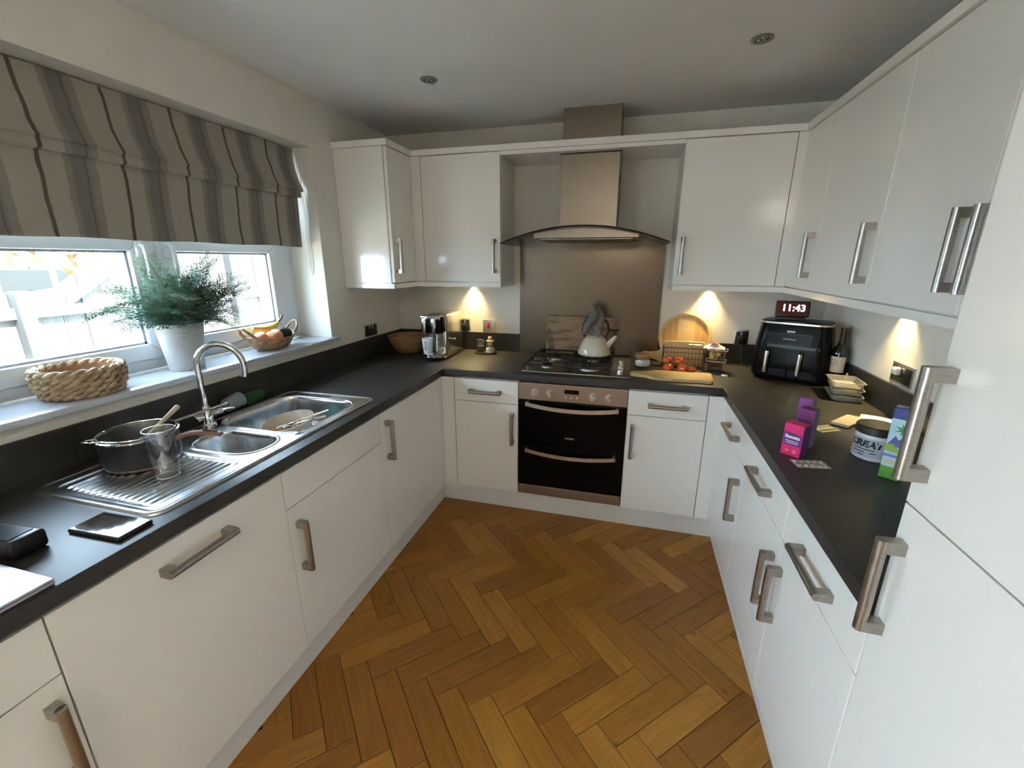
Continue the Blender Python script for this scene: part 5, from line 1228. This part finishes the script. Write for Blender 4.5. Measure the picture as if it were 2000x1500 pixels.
# supplement tub
tb = thing('supplement_tub', 'white supplement tub with black lid on the right worktop', 'tub', (1.885, -0.750, ZT), radians(0))
obj('jar', B().lathe([(0, 0.001), (0.050, 0.001), (0.055, 0.006), (0.0555, 0.085), (0.053, 0.092), (0, 0.092)], (0, 0, 0), 48), M('white tub plastic', (0.72, 0.72, 0.74), 0.35), tb, True)
obj('lid', B().lathe([(0.054, 0.088), (0.0575, 0.090), (0.0575, 0.112), (0.054, 0.116), (0, 0.1165)], (0, 0, 0), 48), M('black tub lid', (0.035, 0.032, 0.026), 0.4), tb, True)
lbm = M('grey label film', (0.50, 0.50, 0.54), 0.4)
b = B(); rows = []
for i in range(33):
    a = radians(-235) + radians(200) * i / 32; rows.append([b.bm.verts.new((0.0560 * cos(a), 0.0560 * sin(a), z)) for z in (0.014, 0.078)])
for i in range(32): b.bm.faces.new((rows[i][0], rows[i + 1][0], rows[i + 1][1], rows[i][1]))
lo_ = obj('label_wrap', b, lbm, tb, True)
def wrap_text(s, size, z, mat, par, R0, a0, sx=1.0, bold=0.0, shear=0.0, nm='lettering'):
    o = text(nm, s, size, mat, par, Matrix.Identity(4), 0.0002, bold, sx, shear)
    for v in o.data.vertices:
        x, y, zz = v.co; a = a0 + x / R0; v.co = Vector(((R0 + zz) * cos(a), (R0 + zz) * sin(a), z + y))
    return o
inkd = M('dark print', (0.03, 0.03, 0.04), 0.5)
AC = radians(-141)
wrap_text('CREAT', 0.029, 0.058, inkd, lo_, 0.0563, AC, 1.08, 0.0016, 0.2)
for zz, w_, a_ in ((0.040, 0.060, AC), (0.030, 0.036, AC - 0.25), (0.030, 0.018, AC + 0.45), (0.021, 0.018, AC - 0.1)):
    b = B(); rows = []
    for i in range(9):
        a = a_ + (i / 8 - 0.5) * w_ / 0.0563; rows.append([b.bm.verts.new((0.0563 * cos(a), 0.0563 * sin(a), zz + d_)) for d_ in (-0.0015, 0.0015)])
    for i in range(8): b.bm.faces.new((rows[i][0], rows[i + 1][0], rows[i + 1][1], rows[i][1]))
    obj('print_line', b, inkd, lo_, True)
# coconut drink carton
ct = thing('drink_carton', 'slim blue and green drink carton with palm tree print', 'carton', (1.868, -0.900, ZT), radians(-38))
cw, cdp, chh = 0.048, 0.036, 0.222
skym = M('sky blue print', (0.28, 0.52, 0.60), 0.35, col2=(0.55, 0.68, 0.72), scale=6)
obj('box', B().box(-cw / 2, cw / 2, -cdp / 2, cdp / 2, 0.0005, chh, 0.002), skym, ct)
obj('green_base_print', B().box(-cw / 2 - 0.0004, cw / 2 + 0.0004, -cdp / 2 - 0.0004, cdp / 2 + 0.0004, 0.001, 0.040, 0.002), M('leaf green print', (0.07, 0.28, 0.02), 0.35, col2=(0.16, 0.38, 0.05), scale=20), ct)
obj('blue_top_print', B().box(-cw / 2 - 0.0004, cw / 2 + 0.0004, -cdp / 2 - 0.0004, cdp / 2 + 0.0004, 0.188, chh + 0.0005, 0.002), M('navy blue print', (0.010, 0.03, 0.22), 0.35), ct)
obj('dark_side_shade', B().box(cw / 2, cw / 2 + 0.0010, -cdp / 2, cdp / 2, 0.003, chh - 0.002), M('near black side shade', (0.008, 0.010, 0.022), 0.4), ct)  # shadow on the carton's right side, painted as a near black sheet
yf = -cdp / 2
def flat(nm, P, mat, off=0.0006):
    b = B(); b.prism(P, 0.0004, basis((0, yf - off, 0), (1, 0, 0), (0, 0, 1), (0, -1, 0))); return obj(nm, b, mat, ct)
flat('mountain_print', [(-0.022, 0.105), (-0.006, 0.138), (0.002, 0.126), (0.008, 0.132), (0.024, 0.103)], M('violet mountain print', (0.10, 0.09, 0.28), 0.4))
flat('bush_print', [(-0.027, 0.088), (-0.024, 0.108), (-0.008, 0.112), (0.006, 0.098), (0.026, 0.100), (0.026, 0.084)], M('lime print', (0.28, 0.40, 0.07), 0.4), 0.0012)
P = []
for i in range(14):
    a = 2 * pi * i / 14; r0 = 0.027 if i % 2 == 0 else 0.009; P.append((0.008 + r0 * cos(a) * 0.8, 0.158 + r0 * sin(a) * 0.75))
flat('palm_print', P, M('palm green print', (0.05, 0.20, 0.04), 0.4))
flat('text_band_print', [(-0.026, 0.070), (0.026, 0.070), (0.026, 0.078), (-0.026, 0.078)], M('violet text print', (0.20, 0.22, 0.45), 0.4))
flat('coconut_print', [(-0.020, 0.045), (-0.024, 0.055), (-0.008, 0.062), (0.012, 0.062), (0.024, 0.052), (0.018, 0.044)], M('cream print', (0.60, 0.58, 0.38), 0.5))
# vitamin boxes
def vbox(label, x, y, rz, wd, dp, ht, mats, txt=None):
    t = thing('vitamin_box', label, 'box', (x, y, ZT), rz)
    obj('carton', B().box(-wd / 2, wd / 2, -dp / 2, dp / 2, 0.0005, ht, 0.0015), mats[0], t)
    obj('side_print', B().box(wd / 2, wd / 2 + 0.0008, -dp / 2 + 0.001, dp / 2 - 0.001, 0.002, ht - 0.002), mats[1], t)
    b = B(); b.prism([(-wd / 2 + 0.002, ht * 0.34), (wd / 2 - 0.002, ht * 0.34), (wd / 2 - 0.002, ht * 0.70), (-wd / 2 + 0.002, ht * 0.74)], 0.0006, basis((0, -dp / 2, 0), (1, 0, 0), (0, 0, 1), (0, -1, 0)))
    bd_ = obj('front_band', b, mats[2], t)
    if txt:
        text('lettering', txt, 0.0165, M('white print', (0.82, 0.80, 0.82), 0.5), bd_, basis((0, -dp / 2 - 0.0010, ht * 0.60), (1, 0, 0), (0, 0, 1), (0, -1, 0)), 0.0003, 0.0006, 0.84)
    for zz, w_ in ((0.47, 0.70), (0.41, 0.62)):
        obj('print_line', B().box(-wd * w_ / 2, wd * w_ / 2, -dp / 2 - 0.0012, -dp / 2 - 0.0005, ht * zz - 0.0016, ht * zz + 0.0016), M('lilac print', (0.62, 0.50, 0.66), 0.5), bd_)
    for xx, w_ in ((-0.18, 0.24), (0.2, 0.3)):
        obj('berry_print', B().cyl((wd * xx, -dp / 2 - 0.0004, ht * 0.16), (wd * xx, -dp / 2 - 0.0009, ht * 0.16), wd * w_ * 0.4, n=14), M('orange berry print', (0.80, 0.16, 0.16), 0.5), t)
    return t
pk_ = M('magenta card', (0.62, 0.015, 0.13), 0.4, col2=(0.70, 0.03, 0.16), scale=12); pu_ = M('purple card', (0.13, 0.035, 0.19), 0.45); pu2 = M('plum card', (0.20, 0.035, 0.15), 0.45); lil = M('lilac grey card', (0.30, 0.24, 0.36), 0.5)
vbox('bright pink vitamin box, nearest of the three boxes', 1.640, -0.795, radians(-43), 0.060, 0.046, 0.112, (pk_, pu_, pu_), 'Bassetts')
vbox('plum coloured vitamin box standing behind the pink one', 1.698, -0.705, radians(-43), 0.050, 0.038, 0.140, (pu2, lil, M('dark plum band', (0.09, 0.02, 0.10), 0.45)), 'Bassetts')
vbox('small purple vitamin box, farthest of the three boxes', 1.722, -0.615, radians(-43), 0.044, 0.034, 0.152, (M('violet card', (0.24, 0.06, 0.24), 0.45), lil, pu_))
# blister packs
def blister(label, x, y, rz, wd, ht, mat, dome):
    t = thing('blister_pack', label, 'blister pack', (x, y, ZT), rz)
    obj('foil', B().box(-wd / 2, wd / 2, -ht / 2, ht / 2, 0.0006, 0.0026, 0.0006), mat, t)
    for i in range(5):
        for k in range(2):
            o = obj('pocket', B().ball((0, 0, 0), 0.0068, 10, (1, 1.25, 0.75)), dome, None, True); o.parent = t; o.location = (-wd / 2 + wd * (i + 0.5) / 5, ht * (0.25 if k else -0.25), 0.0030)
foil = M('silver foil', (0.62, 0.58, 0.54), 0.3, 0.7); gfoil = M('cream foil', (0.70, 0.64, 0.42), 0.35, 0.2)
blister('cream blister pack lying beside the plum box', 1.838, -0.505, radians(28), 0.085, 0.062, gfoil, M('cream blister', (0.66, 0.60, 0.36), 0.25))
blister('silver blister pack lying in front of the pink box', 1.668, -0.868, radians(8), 0.100, 0.058, foil, M('clear blister', (0.50, 0.44, 0.42), 0.15, 0.3))

# ------------------------------------------------------------------ lamps
def puck(label, x, y, energy, tilt):
    t = thing('cabinet_spotlight', label, 'spotlight', (x, y, 1.4065))
    obj('ring', B().lathe([(0.014, 0), (0.021, 0), (0.022, -0.006), (0.015, -0.008), (0.014, 0)], (0, 0, 0), 24), steel, t, True)
    obj('lens', B().lathe([(0, -0.005), (0.014, -0.005)], (0, 0, 0), 20), M('lit warm lens', (1, 0.9, 0.6), 0.4, emit=(1.0, 0.80, 0.36), estr=4.0), t, True)
    l = bpy.data.lights.new('spot', 'SPOT'); l.energy = energy; l.color = (1.0, 0.78, 0.36); l.spot_size = radians(90); l.spot_blend = 0.9; l.shadow_soft_size = 0.012
    lo = bpy.data.objects.new('spot', l); COL.objects.link(lo); lo.parent = t; lo.location = (0, 0, -0.012); lo.rotation_euler = tilt
    l = bpy.data.lights.new('beam', 'SPOT'); l.energy = energy * 0.11; l.color = (1.0, 0.76, 0.13); l.spot_size = radians(50); l.spot_blend = 0.7; l.shadow_soft_size = 0.006
    lo = bpy.data.objects.new('beam', l); COL.objects.link(lo); lo.parent = t; lo.location = (0, 0, -0.012)
puck('warm spotlight under the cabinet left of the hood', -0.010, 0.588, 4.4, (radians(-14), 0, 0))
puck('warm spotlight under the cabinet right of the hood', 1.535, 0.588, 4.4, (radians(-14), 0, 0))
puck('warm spotlight under the cabinet on the right wall', 2.148, -0.205, 4.4, (0, radians(14), 0))
def downlight(label, x, y):
    t = thing('downlight', label, 'downlight', (x, y, HC))
    obj('ring', B().lathe([(0.026, -0.001), (0.040, -0.0005), (0.040, -0.004), (0.036, -0.006), (0.027, -0.004), (0.026, 0.004)], (0, 0, 0), 32), M('satin grey ring', (0.30, 0.30, 0.28), 0.3, 0.9), t, True)
    obj('lamp_face', B().lathe([(0.026, -0.002), (0.020, -0.0005), (0.012, -0.003), (0, -0.0035)], (0, 0, 0), 24), M('unlit lamp glass', (0.12, 0.12, 0.11), 0.15), t, True)
    for a in (0.6, 2.7, 4.8): obj('led_chip', B().ball((0.012 * cos(a), 0.012 * sin(a), -0.003), 0.005, 10, (1, 1, 0.5)), M('pale led', (0.75, 0.75, 0.70), 0.3), t, True)
downlight('unlit ceiling downlight nearer the window', 0.087, -0.200)
downlight('unlit ceiling downlight nearer the right wall', 1.480, -0.223)

# added fill lamp, unseen behind the camera, brightens the room with warm light
t = thing('added_fill_lamp', 'added opal globe fill lamp, unseen behind the camera', 'lamp', (0.90, -3.55, HC))
obj('ceiling_rose', B().lathe([(0, -0.03), (0.045, -0.028), (0.055, -0.002), (0, -0.002)], (0, 0, 0), 24), whitepl, t, True)
obj('flex', B().tube([(0, 0, -0.03), (0, 0, -0.10)], 0.003, 6), whitepl, t, True)
obj('globe', B().ball((0, 0, -0.235), 0.14, 28), M('fill light opal glass', (0.9, 0.85, 0.75), 0.4, emit=(1.0, 0.89, 0.76), estr=5.0), t, True)
